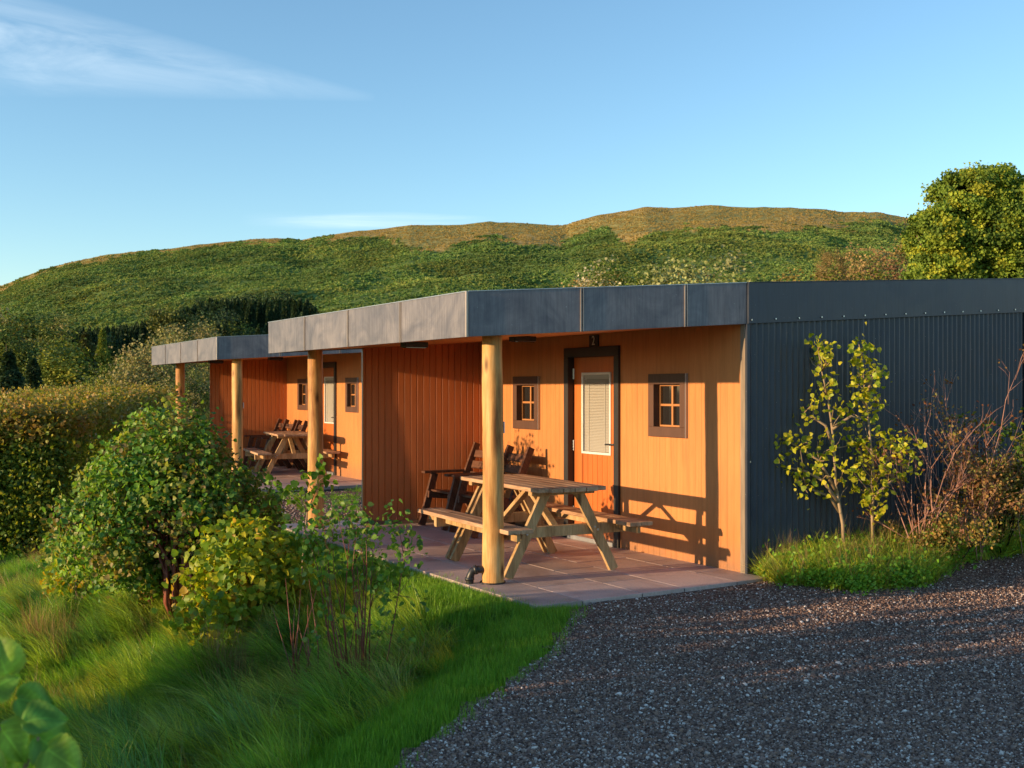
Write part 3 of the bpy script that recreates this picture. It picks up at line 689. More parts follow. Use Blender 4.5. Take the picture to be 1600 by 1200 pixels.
patio('patio', cabin, -.28, 5.75, -.02, 2.46, 4)
patio('patio', c1, -.30, 5.6, -.02, 2.46, 8)

# ---------------------------------------------------------------- picnic tables
def make_table():
    root = empty('picnic_table', label='timber picnic table behind the nearest log post, its planks lit pink by low sun', cat='picnic table', group='wooden picnic tables')
    L, Wd, Ht = 1.72, .72, .80; BL, BH, BO = 1.98, .475, .62   # top and bench sizes; BO bench centre offset
    mb = MB(); n = 6; pw = Wd/n
    for i in range(n):
        y0 = -Wd/2+i*pw; l = L/2-(.05 if i in (0, n-1) else .0)
        mb.box(-l, l, y0+.004, y0+pw-.004, Ht-.036, Ht)
    mb.build('tabletop', M['plank'], root, bevel=.003)
    mb = MB()
    for x in (-.62, 0, .62): mb.box(x-.035, x+.035, -Wd/2+.03, Wd/2-.03, Ht-.076, Ht-.037)
    mb.build('batten', M['legwood'], root, bevel=.003)
    for sy in (1, -1):
        mb = MB()
        for k in (0, 1):
            y0 = sy*BO-.125+k*.127; mb.box(-BL/2, BL/2, y0, y0+.122, BH-.036, BH)
        b = mb.build('seat', M['plank'], root, bevel=.003)
        mb = MB(); mb.box(-BL/2+.04, BL/2-.04, sy*BO-.02, sy*BO+.02, BH-.105, BH-.037); mb.build('seat_rail', M['legwood'], b, bevel=.003)
    for sx in (-1, 1):
        x = sx*.62
        for sy in (1, -1):
            for dx in ((0, .105) if sx == 1 else (0,)):
                mb = MB(); xx = x-sx*dx; mb.beam((xx, sy*.56, 0), (xx, sy*.17, Ht-.05), .042, .092, (0, 1, 0)); 
                lg = mb.build('leg', M['legwood'], root, bevel=.003)
                if dx == 0:
                    mb = MB()
                    for zz, oo in ((.385, .372), (.41, .34)): mb.tube([(x+sx*.021, sy*oo, zz), (x+sx*.03, sy*oo, zz)], .011, 8)
                    mb.build('bolt', M['steel'], lg)
        mb = MB(); mb.box(x-sx*.0525-.03, x-sx*.0525+.03, -BO-.115, BO+.115, BH-.135, BH-.038); mb.build('crossbeam', M['legwood'], root, bevel=.003)
        mb = MB(); mb.beam((x-sx*.08, 0, BH-.09), (0.02*sx, 0, Ht-.08), .04, .07, (0, 1, 0)); mb.build('brace', M['legwood'], root, bevel=.003)
    return root
tb = make_table()
tb.location = (.165, 10.52, .002); tb.rotation_euler = (0, 0, math.atan2(.885, -.465))
t1 = copy_tree(tb); t1['label'] = 'picnic table at the far cabin, half hidden by the big leafy shrub'
t1.location = (-4.22, 20.75, .063); t1.rotation_euler = (0, 0, tb.rotation_euler[2]+R(-6))

# ---------------------------------------------------------------- armchairs
def make_chair():
    root = empty('garden_chair', label='dark stained slatted armchair in the corner next to the dividing wall', cat='armchair', group='dark wooden armchairs')
    # faces +Y, origin at floor centre
    W_ = .60
    mb = MB()
    for i in range(4):
        y = .30-i*.118; mb.box(-W_/2+.02, W_/2-.02, y-.104, y, .415-.012*i, .44-.012*i)
    mb.build('seat', M['chairwood'], root, bevel=.003)
    tl = R(17)
    bk = MB()
    for z in (.60, .735, .87):
        y = -.17-(z-.42)*math.tan(tl)
        c = Vector((0, y, z)); u = Vector((0, -math.sin(tl), math.cos(tl))); nrm = Vector((0, math.cos(tl), math.sin(tl)))
        bk.beam(c-Vector((W_/2-.045, 0, 0)), c+Vector((W_/2-.045, 0, 0)), .022, .095, tuple(u))
    bk.build('backrest', M['chairwood'], root, bevel=.003)
    for sx in (-1, 1):
        x = sx*(W_/2)
        mb = MB(); mb.beam((x, .42, 0), (x, .24, .64), .042, .088, (0, 1, 0)); mb.build('leg', M['chairwood'], root, bevel=.003)
        mb = MB(); mb.beam((x, -.40, 0), (x, -.10, .47), .042, .088, (0, 1, 0)); mb.build('leg', M['chairwood'], root, bevel=.003)
        mb = MB(); mb.beam((x-sx*.043, -.02, .20), (x-sx*.043, -.345, 1.0), .04, .085, (0, 1, 0)); mb.build('back_upright', M['chairwood'], root, bevel=.003)
        mb = MB(); mb.box(x-.045, x+.045, -.28, .40, .642, .672); mb.build('armrest', M['chairwood'], root, bevel=.004)
        mb = MB(); mb.beam((x-sx*.043, .35, .385), (x-sx*.043, -.24, .33), .035, .085); mb.build('seat_rail', M['chairwood'], root, bevel=.003)
    return root
ch = make_chair()
def put_chair(o, root, s, ox, rz=0): 
    q = loc2w(root, s, ox); o.location = (q.x, q.y, root.location[2]+.002); o.rotation_euler = (0, 0, root.rotation_euler[2]+rz)
put_chair(ch, cabin, 4.42, .50, R(0))
c2 = copy_tree(ch); put_chair(c2, cabin, 3.62, .52, R(-4)); c2['label'] = 'dark slatted armchair half hidden behind the nearest log post, closer to the door'
for k, (s_, lb) in enumerate(((4.45, 'leftmost of the three dark chair backs at the far cabin, in its corner'), (3.9, 'middle one of the three dark chair backs at the far cabin'), (3.25, 'rightmost of the three dark chair backs at the far cabin, beside its log post'))):
    c_ = copy_tree(ch); put_chair(c_, c1, s_, .52, R((-3, 2, -5)[k])); c_['label'] = lb


# ================================================================ vegetation
def rand_unit(rs, n):
    v = rs.normal(size=(n, 3)); return v/np.linalg.norm(v, axis=1)[:, None]
LEAF_T = np.array([[0, 0], [.28, .42], [.68, .36], [1, 0], [.68, -.36], [.28, -.42]])
LEAF_W = np.array([[0, 0], [.18, .52], [.62, .50], [1, 0], [.62, -.50], [.18, -.52]])
def leaf_obj(name, C, size, col, mat, parent=None, rs=None, axis=None, w=0.5, wide=False, up=.5, fold=.3, droop=.25):
    rs = rs or np.random.RandomState(1); C = np.asarray(C); n = len(C)
    ax = rand_unit(rs, n); 
    if axis is not None: ax = ax*(1-w)+axis*w
    ax[:, 2] -= .15; ax /= np.linalg.norm(ax, axis=1)[:, None]+1e-9
    nr = rand_unit(rs, n)*.75+np.array([0, 0, 1])*.22
    if axis is not None: nr = nr+axis*.75
    sd = np.cross(nr, ax); sd /= np.linalg.norm(sd, axis=1)[:, None]+1e-9; nr = np.cross(ax, sd)
    size = np.broadcast_to(size, (n,)); T = LEAF_W if wide else LEAF_T
    V = (C[:, None]+ax[:, None]*(T[None, :, 0:1]*size[:, None, None])+sd[:, None]*(T[None, :, 1:2]*size[:, None, None])
         + nr[:, None]*((np.abs(T[None, :, 1:2])*fold-droop*T[None, :, 0:1]**2)*size[:, None, None]))
    b = np.arange(n)[:, None]*6
    Q = np.concatenate([b+np.array([0, 1, 2, 3]), b+np.array([0, 3, 4, 5])])
    c = np.repeat(col, 6, axis=0)
    o = link(name, np_mesh(name, V.reshape(-1, 3), Q, c), mat, parent); return o
def pick(rs, pal, n, jit=.18):
    pal = np.array(pal); c = pal[rs.randint(0, len(pal), n)]; return c*(1+jit*(rs.rand(n, 1)*2-1))
def crown_clusters(rs, n, rad, lump=.22, inner=.45, flat=0):
    """cluster centres in a lumpy ellipsoid, kept mostly to the outer shell"""
    d = rand_unit(rs, n); bumps = rand_unit(rs, 9); amp = rs.rand(9)*lump*2
    f = 1+((np.maximum((d@bumps.T), 0)**6)*amp).sum(1)-lump*.5
    r = (inner+(1-inner)*rs.rand(n)**.55)*f
    return d*r[:, None]*np.array(rad), d
def make_bush(name, loc, rad, zc, nclu, per, crad, lsize, pal, label, cat='shrub', group=None, stemmat='palestem', nst=7, seed=1, wide=False, lump=.22, inner=.45, mat='leaf', gap=False, stems=True, jit=.2, clump_jit=.22):
    rs = np.random.RandomState(seed); z = H1(loc[0], loc[1])
    root = empty(name, (loc[0], loc[1], z), 0, label, cat, group)
    cc, d = crown_clusters(rs, nclu, rad, lump, inner); cc[:, 2] += zc
    keep = cc[:, 2] > .04; cc = cc[keep]; d = d[keep]; n = len(cc)
    pts = cc[:, None]+rs.normal(size=(n, per, 3))*crad; cl = pick(rs, pal, n, clump_jit)
    col = (cl[:, None]*(1+jit*(rs.rand(n, per, 1)*2-1))).reshape(-1, 3)
    ax = np.repeat(d, per, 0); pts = pts.reshape(-1, 3); k = pts[:, 2] > .02
    if gap: k &= ~((np.abs(pts[:, 0]-.18-.10*np.sin(pts[:, 2]*5)) < .17) & (pts[:, 1] < .05) & (pts[:, 2] > .25) & (pts[:, 2] < 1.35) & (rs.rand(len(pts)) < .72))
    sz = lsize*(.65+.7*rs.rand(len(pts)))
    leaf_obj('foliage', pts[k], sz[k], col[k], M[mat], root, rs, ax[k], .4, wide)
    if stems:
        mb = MB(); ch_ = rs.choice(n, min(nst*5, n), replace=False)
        for i in range(nst):
            a = rs.rand()*6.28; top = cc[ch_[i % len(ch_)]]*np.array([.7, .7, 1]); b = np.array([math.cos(a)*.08*rad[0], math.sin(a)*.08*rad[1], -.05])
            m_ = (b+top)/2+rs.normal(size=3)*.08*rad[0]; t_ = .012+.012*rad[0]
            mb.tube([b, (b+m_)/2+rs.normal(size=3)*.02, m_, (m_+top)/2+rs.normal(size=3)*.03, top], [t_, t_*.85, t_*.65, t_*.4, t_*.15], 6)
            for j in range(4):
                e = cc[ch_[(i*4+j) % len(ch_)]]; s_ = m_*(1-.2*j)+top*.2*j if j else m_
                mb.tube([s_, (s_+e)/2+rs.normal(size=3)*.05*rad[0], e], [t_*.45, t_*.3, t_*.1], 5)
        if gap:
            for i in range(16):
                x0 = .18+rs.normal()*.07; top = np.array([x0+rs.normal()*.22, -.35+rs.normal()*.12, .9+rs.rand()*.7]); m_ = np.array([x0+rs.normal()*.06, -.45+rs.normal()*.08, .5+rs.rand()*.25])
                mb.tube([(.12, -.2, -.05), m_*np.array([1, 1, .5]), m_, (m_+top)/2+rs.normal(size=3)*.03, top], [.024, .021, .017, .012, .005], 7)
        mb.build('stems', M[stemmat], root, smooth=True)
    return root
def on_px(px, Y): return (px-800)/F*Y, Y

# --- shrubs on the bank
G_ = [(.12, .26, .042), (.16, .32, .046), (.20, .36, .05), (.09, .21, .044), (.32, .36, .09), (.15, .26, .06), (.24, .39, .06)]
x_, y_ = on_px(266, 11.6)
make_bush('leafy_shrub', (x_, y_), (.87, .84, .92), 1.08, 780, 34, .075, .044, G_+[(.26, .27, .06), (.30, .24, .08), (.20, .16, .05)], 'large round green leafy shrub with red inner stems, biggest plant on the bank', stemmat='redstem', nst=24, seed=3, wide=True, gap=True, lump=.26, inner=.35)
YG = [(.32, .40, .034), (.40, .46, .038), (.24, .35, .035), (.50, .48, .045), (.19, .31, .035), (.36, .41, .033)]
x_, y_ = on_px(385, 9.9)
make_bush('hazel_shrub', (x_, y_), (.50, .44, .52), .64, 200, 20, .085, .058, YG+[(.42, .28, .03)], 'yellow-green broad-leaved shrub, lower and brighter, at the right foot of the large round shrub', nst=9, seed=5, wide=True, lump=.3, inner=.25)
x_, y_ = on_px(128, 12.6)
make_bush('young_shrub', (x_, y_), (.42, .45, .72), .72, 90, 13, .075, .06, G_+YG[:2]+[(.45, .30, .03)], 'loose green shrub with a few yellow leaves between the hedge and the large round shrub', nst=7, seed=8, lump=.4, inner=.2)
# slim sapling in front of the second log post
def sapling(name, base, path, tufts, label, lsize, pal, stemmat='palestem', r0=.013, seed=1, wide=True, group=None, twigs=0, per=9, crad=.05, cat='sapling'):
    """path and tufts in world coordinates"""
    rs = np.random.RandomState(seed); root = empty(name, base, 0, label, cat, group); b = np.array(base)
    mb = MB()
    for pth in path:
        p = [np.array(q)-b for q in pth]; n = len(p); mb.tube(p, [r0*(1-.8*i/(n-1)) for i in range(n)], 7)
    C = []; cols = []; AX = []
    allp = [np.array(q)-b for pth in path for q in pth]
    for q in tufts:
        q = np.array(q)-b; nr_ = min(allp, key=lambda a: np.linalg.norm(a-q+np.array([0, 0, .12])))
        if np.linalg.norm(nr_-q) > .03: mb.tube([nr_, (nr_+q)/2+rs.normal(size=3)*.02, q], [r0*.4, r0*.25, r0*.1], 5)
        k = per; C.append(q+rs.normal(size=(k, 3))*crad); cols.append(pick(rs, pal, k)); v = rand_unit(rs, k); v[:, 2] = abs(v[:, 2])*.6; AX.append(v)
    mb.build('stem', M[stemmat], root, smooth=True)
    if C:
        C = np.concatenate(C); leaf_obj('foliage', C, lsize*(.6+.7*rs.rand(len(C))), np.concatenate(cols), M['leaf'], root, rs, np.concatenate(AX), .4, wide)
    return root
def pxpath(Y, pts, dz=.0): return [tuple(P(a, b, Y+dz*i)) for i, (a, b) in enumerate(pts)]
rs = np.random.RandomState(4)
Yq = 10.6; x_, y_ = on_px(470, Yq); bz = H1(x_, y_)
sapling('young_sapling', (x_, y_, bz), [[(x_, y_, bz-.05)]+pxpath(Yq, [(474, 850), (480, 800), (492, 770), (500, 728)], .03)],
        [tuple(P(a, b, Yq+c)) for a, b, c in ((500, 728, 0), (492, 740, .1), (484, 752, -.1), (478, 742, .1), (505, 752, .1), (462, 760, 0), (452, 768, -.1), (440, 764, 0), (428, 752, .1), (478, 772, .1), (492, 778, 0), (500, 766, -.1), (470, 785, .1), (484, 790, 0), (512, 742, 0), (448, 780, 0))],
        'slim sapling with round bright leaves in front of the second log post', .062, [(.12, .25, .02), (.16, .29, .025), (.09, .20, .02)], 'palestem', .010, 7, per=6, crad=.035)
# woody currant bush in the foreground
Yc = 7.5; cx, cy = on_px(560, Yc); cz = H1(cx, cy)
rs = np.random.RandomState(11); paths = []; tuf = []
tops = [(505, 812), (520, 838), (528, 806), (540, 800), (549, 816), (556, 835), (566, 845), (572, 822), (496, 850), (583, 862), (508, 870), (590, 905), (478, 830)]
for i, (a, b) in enumerate(tops):
    dy = rs.uniform(-.25, .25); top = P(a, b, Yc+dy); bs_ = np.array([cx+rs.uniform(-.09, .09), cy+rs.uniform(-.09, .09), cz-.05])
    mid = bs_*.5+np.array(top)*.5+rs.normal(size=3)*np.array([.04, .04, .02]); q3 = bs_*.2+np.array(top)*.8+rs.normal(size=3)*.02
    paths.append([tuple(bs_), tuple(mid), tuple(q3), tuple(top)])
    for k in range(3): tuf.append(tuple(np.array(top)+rs.normal(size=3)*np.array([.05, .05, .045])))
    if i % 2 == 0: tuf.append(tuple(mid+rs.normal(size=3)*.06)); tuf.append(tuple(q3))
paths.append([(cx+.05, cy, cz-.05)]+pxpath(Yc, [(600, 1060), (612, 990), (622, 930), (632, 870), (620, 812)], -.02))
for a, b in ((612, 800), (618, 815), (625, 830), (632, 838), (640, 845), (618, 850), (646, 858), (640, 868), (628, 880), (612, 905), (640, 905), (600, 930), (650, 940), (606, 955), (600, 985), (635, 1000), (560, 1120), (575, 1130), (552, 1128)): tuf.append(tuple(P(a, b, Yc+rs.uniform(-.12, .12))))
for k in range(10):
    top = P(rs.uniform(480, 600), rs.uniform(880, 1000), Yc+rs.uniform(-.2, .2)); paths.append([(cx+rs.uniform(-.1, .1), cy, cz-.05), tuple((np.array(top)+np.array([cx, cy, cz]))/2+rs.normal(size=3)*.03), tuple(top)])
sapling('currant_bush', (cx, cy, cz), paths, tuf, 'straggly woody bush of upright brown stems with small leaf tufts, in the centre foreground grass', .040, [(.14, .29, .045), (.19, .34, .05), (.11, .22, .05), (.24, .31, .06)], 'redstem', .0065, 12, wide=False, per=13, crad=.045, cat='shrub')
# dead dark red stems low in the grass left of it
paths = []
for k in range(11):
    a, b = rs.uniform(395, 470), rs.uniform(900, 1000); bx, by = on_px(rs.uniform(455, 500), 8.3); bz2 = H1(bx, by)
    tp_ = P(a+30, b, 8.3+rs.uniform(-.2, .2)); paths.append([(bx, by, bz2-.03), tuple((np.array(tp_)+np.array([bx, by, bz2]))/2+rs.normal(size=3)*.05), tuple(tp_)])
bx, by = on_px(478, 8.3); sapling('dead_bramble', (bx, by, H1(bx, by)), paths, [], 'bare dark red bramble stems tangled low in the grass under the yellow-green shrub', .04, YG, 'redstem', .008, 3, cat='bramble')

# foreground plant, close to the lens at lower left
Yf = 1.75; fx, fy = -.90, 1.75; fz = H1(fx, fy); rs = np.random.RandomState(2)
root = empty('foreground_shrub', (fx, fy, fz), 0, 'broad soft green leaves of a shrub close to the viewer at the lower left edge', 'shrub')
Lf = [(30, 1010, .085, (-.2, 0, .5)), (5, 1000, .08, (-.6, .1, .3)), (48, 1050, .07, (.8, .2, -.2)), (20, 1095, .085, (.6, -.3, -.5)), (80, 1110, .085, (.7, .2, -.6)), (60, 1085, .075, (.9, .3, .1)), (10, 1130, .09, (-.3, 0, -.8)), (45, 1140, .08, (.3, .3, -.9)), (95, 1130, .08, (.8, -.2, -.4)), (-20, 1080, .09, (-.4, .3, -.3)), (62, 1100, .07, (.2, -.4, -.9)), (-5, 1040, .075, (.4, .4, .2)), (40, 1180, .075, (.2, .2, -.9)), (-30, 1160, .09, (.2, -.3, -.6))]
C = np.array([np.array(P(a-20, b+42, Yf+rs.uniform(-.1, .1)))-np.array([fx, fy, fz]) for a, b, *_ in Lf]); ax = np.array([l[3] for l in Lf], float)
# broad rounded leaves with more vertices
ang = np.linspace(0, 2*np.pi, 17)[:-1]; prof = np.stack([.5-.5*np.cos(ang), .50*np.sin(ang)*(1-.18*np.cos(ang*1.0))], -1); prof[0] = (.08, 0); prof[8] = (1.06, 0)
V = []; T3 = []; cc_ = []; NU, NV = 34, 26
for i in range(len(C)):
    a = ax[i]/np.linalg.norm(ax[i]); nr = np.array([.15, -.75, .6])+rs.normal(size=3)*.3; sd = np.cross(nr, a); sd /= np.linalg.norm(sd); nr = np.cross(a, sd); s_ = Lf[i][2]*.82; b0 = len(V)
    col_ = np.array([(.24, .44, .06), (.32, .50, .07), (.16, .34, .06)][rs.randint(3)]); cu = rs.uniform(.2, .6); ph = rs.rand()*6
    for p_ in range(NU+1):
        u = p_/NU; wd = .56*math.sin(math.pi*min(1, u**.72*.98+.02))**.75*(1-.25*u)+.03*(1-u)
        for q_ in range(NV+1):
            v = q_/NV*2-1; ed = abs(v)
            tooth = 1+.035*math.sin(u*52+v)*ed**6+.06*math.sin(u*9+ph)*ed
            vein = ((u-.42*ed*wd*1.6)*6.5) % 1; vn = max(0, 1-min(vein, 1-vein)*11)*(1 if ed > .03 else 0); mid_ = max(0, 1-ed*wd*34)
            k = max(vn*.65, mid_)
            x_l = u-.10*ed*(1-u); hgt = ed*.26*wd-cu*u*u*.5+.035*math.sin(v*5+u*6+ph)-.012*(1-min(vein, 1-vein)*2)*ed-.01*k
            V.append(C[i]+a*s_*x_l+sd*s_*v*wd*tooth+nr*hgt*s_)
            cc_.append(col_*(1+.55*k)*(1+.22*math.sin(u*7+v*4+ph))*np.array([1+.5*ed**8, 1+.1*ed**8, 1]))
    for p_ in range(NU):
        for q_ in range(NV):
            o_ = b0+p_*(NV+1)+q_; T3.append((o_, o_+1, o_+NV+2, o_+NV+1))
me = np_mesh('foliage', V, T3, np.array(cc_), smooth=True); link('foliage', me, M['leaf'], root)
mb = MB(); O = np.array([fx, fy, fz])
for tgt in (C[3], C[1], C[9], C[4]): mb.tube([(0, 0, -.05), (0.02, 0, .6), tgt*.6+np.array([-.02, 0, .3]), tgt], [.012, .009, .006, .003], 7)
mb.build('stems', M['palestem'], root, smooth=True)

# --- hedge at far left
rs = np.random.RandomState(21); n = 5200
def hedge(name, a, b, wd, ztop0, ztop1, n, per, pal_top, pal_side, label, seed, lsize=.07):
    rs = np.random.RandomState(seed); a = np.array(a); b = np.array(b); d = (b-a); L = np.linalg.norm(d); d = d/L; s = np.array([-d[1], d[0]])
    zb_ = H1(*a)-.1; root = empty(name, (a[0], a[1], zb_), 0, label, 'hedge')
    t = rs.rand(n)*L; side = rs.rand(n); w_ = np.where(side < .40, (rs.rand(n)*2-1), np.sign(rs.rand(n)-.5)*(.85+.2*rs.rand(n)))
    endm = rs.rand(n) < .30; t = np.where(endm, np.abs(rs.normal(size=n))*.18, t); w_ = np.where(endm, rs.rand(n)*2-1, w_)
    zt_ = ztop0+(ztop1-ztop0)*t/L-zb_+vnoise(t*3, w_*5, 1.2, 3)*.35
    u = np.where((side < .40) & ~endm, .93+.09*rs.rand(n), rs.rand(n)**.8); z = .12+u*(zt_-.12)
    bulge = 1+.10*np.sin(t*1.9+seed)+.12*(1-u)*-1
    C = np.stack([a[0]+d[0]*t+s[0]*w_*wd/2*bulge, a[1]+d[1]*t+s[1]*w_*wd/2*bulge, z], -1)-np.array([a[0], a[1], 0])
    pts = (C[:, None]+rs.normal(size=(n, per, 3))*.10).reshape(-1, 3)
    top = (u > .82)[:, None]; cl = np.where(top, pick(rs, pal_top, n), pick(rs, pal_side, n)); col = (cl[:, None]*(1+.25*(rs.rand(n, per, 1)*2-1))).reshape(-1, 3)
    leaf_obj('foliage', pts, lsize*(.7+.6*rs.rand(len(pts))), col, M['leaf'], root, rs, wide=True)
    mb = MB()
    for k in range(int(L/.5)):
        p = a+d*(k*.5+.2)-a; q = p+rs.normal(size=2)*.2; mb.tube([(p[0], p[1], -.1), (q[0], q[1], zt_.mean()*.5), (q[0]+rs.normal()*.15, q[1], zt_.mean()*.85)], [.03, .02, .008], 6)
    mb.build('stems', M['bark'], root, smooth=True); return root
hedge('hedge', (-9.35, 19.0), (-12.4, 34.0), 3.0, 1.22, 1.60, 7000, 16, [(.32, .25, .06), (.38, .27, .07), (.26, .26, .05), (.20, .22, .04), (.42, .26, .08)], [(.15, .23, .04), (.21, .28, .045), (.33, .33, .05), (.10, .17, .034)], 'long clipped hedge with a russet-tinged top at the left edge', 6, .06)

# --- bed beside the corrugated wall
YL = [(.40, .44, .032), (.50, .52, .038), (.30, .39, .03), (.60, .54, .04), (.46, .44, .03)]
def wl(Y, pts): return [tuple(P(a, b, Y)) for a, b in pts]
rs = np.random.RandomState(31)
YA = 10.25
bA = P(1318, 858, YA); bB = P(1364, 850, YA+.1)
pathsA = [wl(YA, [(1319, 872), (1317, 820), (1306, 760), (1303, 700), (1299, 660), (1293, 620), (1284, 580), (1278, 545)]), wl(YA, [(1310, 785), (1285, 750), (1255, 735), (1215, 728), (1186, 719)]), wl(YA, [(1308, 770), (1280, 720), (1250, 700), (1222, 685)]), wl(YA, [(1303, 700), (1290, 665), (1270, 652), (1252, 650)]), wl(YA, [(1300, 670), (1330, 650), (1345, 655)]), wl(YA+.1, [(1312, 800), (1295, 775), (1268, 765), (1255, 760)])]
tA = [(1278, 540), (1266, 548), (1288, 545), (1272, 560), (1290, 558), (1280, 535), (1262, 553), (1296, 552), (1277, 572), (1290, 588), (1297, 595), (1286, 612), (1274, 620), (1296, 618), (1270, 626), (1303, 632), (1252, 650), (1275, 652), (1315, 645), (1330, 645), (1225, 684), (1232, 688), (1204, 690), (1188, 722), (1210, 730), (1222, 722), (1246, 730), (1236, 712), (1250, 700), (1262, 692), (1270, 712), (1255, 745), (1280, 735), (1262, 760), (1290, 715), (1300, 700), (1278, 690), (1262, 770), (1300, 745), (1318, 730), (1244, 752), (1330, 695), (1315, 680), (1290, 770), (1325, 760)]
sapling('leafy_sapling', tuple(bA), pathsA, [tuple(P(a, b, YA+rs.uniform(-.22, .22))) for a, b in tA], 'left one of two yellow-leaved saplings against the corrugated wall, with long low side branches', .044, YL, 'palestem', .019, 33, per=11, crad=.05)
pathsB = [wl(YA+.1, [(1364, 862), (1363, 800), (1366, 750), (1360, 690), (1355, 640), (1350, 600), (1347, 560), (1342, 538)]), wl(YA+.1, [(1365, 760), (1385, 720), (1410, 705), (1430, 700)]), wl(YA+.15, [(1363, 740), (1340, 700), (1325, 690)]), wl(YA, [(1366, 775), (1395, 750), (1418, 738)]), wl(YA+.1, [(1353, 620), (1365, 585), (1373, 576)])]
tB = [(1342, 538), (1350, 538), (1336, 552), (1346, 556), (1338, 565), (1352, 572), (1342, 582), (1368, 578), (1373, 585), (1362, 588), (1340, 600), (1350, 606), (1345, 616), (1358, 614), (1340, 612), (1355, 630), (1362, 642), (1372, 634), (1350, 660), (1340, 690), (1352, 685), (1365, 690), (1378, 684), (1390, 690), (1402, 684), (1412, 690), (1422, 705), (1400, 708), (1385, 705), (1370, 712), (1355, 708), (1345, 722), (1362, 735), (1378, 728), (1395, 728), (1412, 730), (1425, 735), (1390, 745), (1370, 752), (1350, 748), (1335, 740), (1345, 765), (1365, 770), (1382, 762), (1400, 755), (1350, 782), (1374, 785), (1372, 805)]
sapling('leafy_sapling', tuple(bB), pathsB, [tuple(P(a, b, YA+.1+rs.uniform(-.22, .22))) for a, b in tB], 'right one of two yellow-leaved saplings against the corrugated wall, with a fuller lower crown', .046, YL, 'palestem', .017, 35, per=14, crad=.055)
def PB_(px, Y): x, y = on_px(px, Y); return Vector((x, y, H1(x, y)))
def twiggy(name, base, n, spanx, ztop, label, mat, seed, r0=.007, leaves=0, pal=None, lsize=.02, Y=10.7, levels=3):
    rs = np.random.RandomState(seed); root = empty(name, tuple(base), 0, label, 'shrub'); mb = MB(); tips = []
    def grow(p, d, L, r, lv):
        q = p+d*L*.5+rs.normal(size=3)*.03*L; e = q+(d+rs.normal(size=3)*.12)*L*.5
        mb.tube([p, q, e], [r, r*.8, r*.5], 5); tips.append(e); tips.append(q)
        if lv == 0: return
        for k in range(rs.randint(2, 4)):
            s_ = p+(e-p)*rs.uniform(.35, 1); nd = d+rs.normal(size=3)*np.array([.5, .35, .28]); nd[2] = abs(nd[2])+.15; nd /= np.linalg.norm(nd); grow(s_, nd, L*rs.uniform(.45, .7), r*.6, lv-1)
    for i in range(n):
        tx = spanx[0]+(spanx[1]-spanx[0])*(i+.5)/n+rs.uniform(-.06, .06); tz = ztop*rs.uniform(.6, 1)
        d = np.array([tx, rs.uniform(-.2, .2), tz]); L = np.linalg.norm(d); grow(np.array([tx*.15, rs.uniform(-.08, .08), -.05]), d/L, L*.58, r0, levels)
    mb.build('stems', M[mat], root, smooth=True)
    if leaves:
        T_ = np.array(tips); c = T_[rs.randint(0, len(T_), leaves)]+rs.normal(size=(leaves, 3))*.035
        leaf_obj('foliage', c, lsize*(.6+.8*rs.rand(leaves)), pick(rs, pal, leaves), M['leaf'], root, rs)
    return root
b_ = PB_(1436, 10.35); twiggy('bare_shrub', b_, 8, (-.30, .28), 1.75, 'bare purplish-brown twiggy shrub just right of the two yellow-leaved saplings', 'twig', 41, leaves=260, pal=[(.20, .075, .035), (.26, .12, .05), (.14, .05, .03)], lsize=.03)
b_ = PB_(1492, 10.6); twiggy('bare_shrub', b_, 8, (-.22, .42), 2.15, 'taller bare reddish shrub with forked upright twigs before the far corrugated wall', 'twig', 43, leaves=260, pal=[(.26, .10, .04), (.20, .07, .03), (.30, .18, .06)], lsize=.03)
b_ = PB_(1560, 10.75); twiggy('dry_shrub', b_, 9, (-.25, .45), 1.25, 'dense dry tan shrub at the far right end of the corrugated wall', 'straw', 47, leaves=3600, pal=[(.44, .29, .11), (.32, .22, .08), (.28, .28, .07), (.50, .32, .13), (.2, .24, .05)], lsize=.026)
b_ = PB_(1528, 10.55); twiggy('dry_shrub', b_, 9, (-.3, .3), 1.45, 'russet and tan dried shrub between the tall bare shrub and the dense dry tan one', 'twig', 51, leaves=2600, pal=[(.40, .22, .09), (.32, .15, .07), (.46, .30, .12), (.25, .24, .07)], lsize=.026)
b_ = PB_(1602, 10.75); twiggy('broom_shrub', b_, 6, (-.15, .5), 1.55, 'green-leaved shrub cut off by the right edge of the photo beside the dry tan shrub', 'palestem', 48, leaves=1500, pal=[(.10, .18, .03), (.16, .22, .035), (.22, .2, .04)], lsize=.045)
b_ = PB_(1470, 10.2); twiggy('weed_clump', b_, 8, (-.35, .3), .62, 'low clump of dry brown weeds at the foot of the bare shrubs', 'straw', 49, leaves=1800, pal=[(.36, .24, .08), (.24, .22, .06), (.42, .28, .09), (.16, .24, .05)], lsize=.026, levels=2)

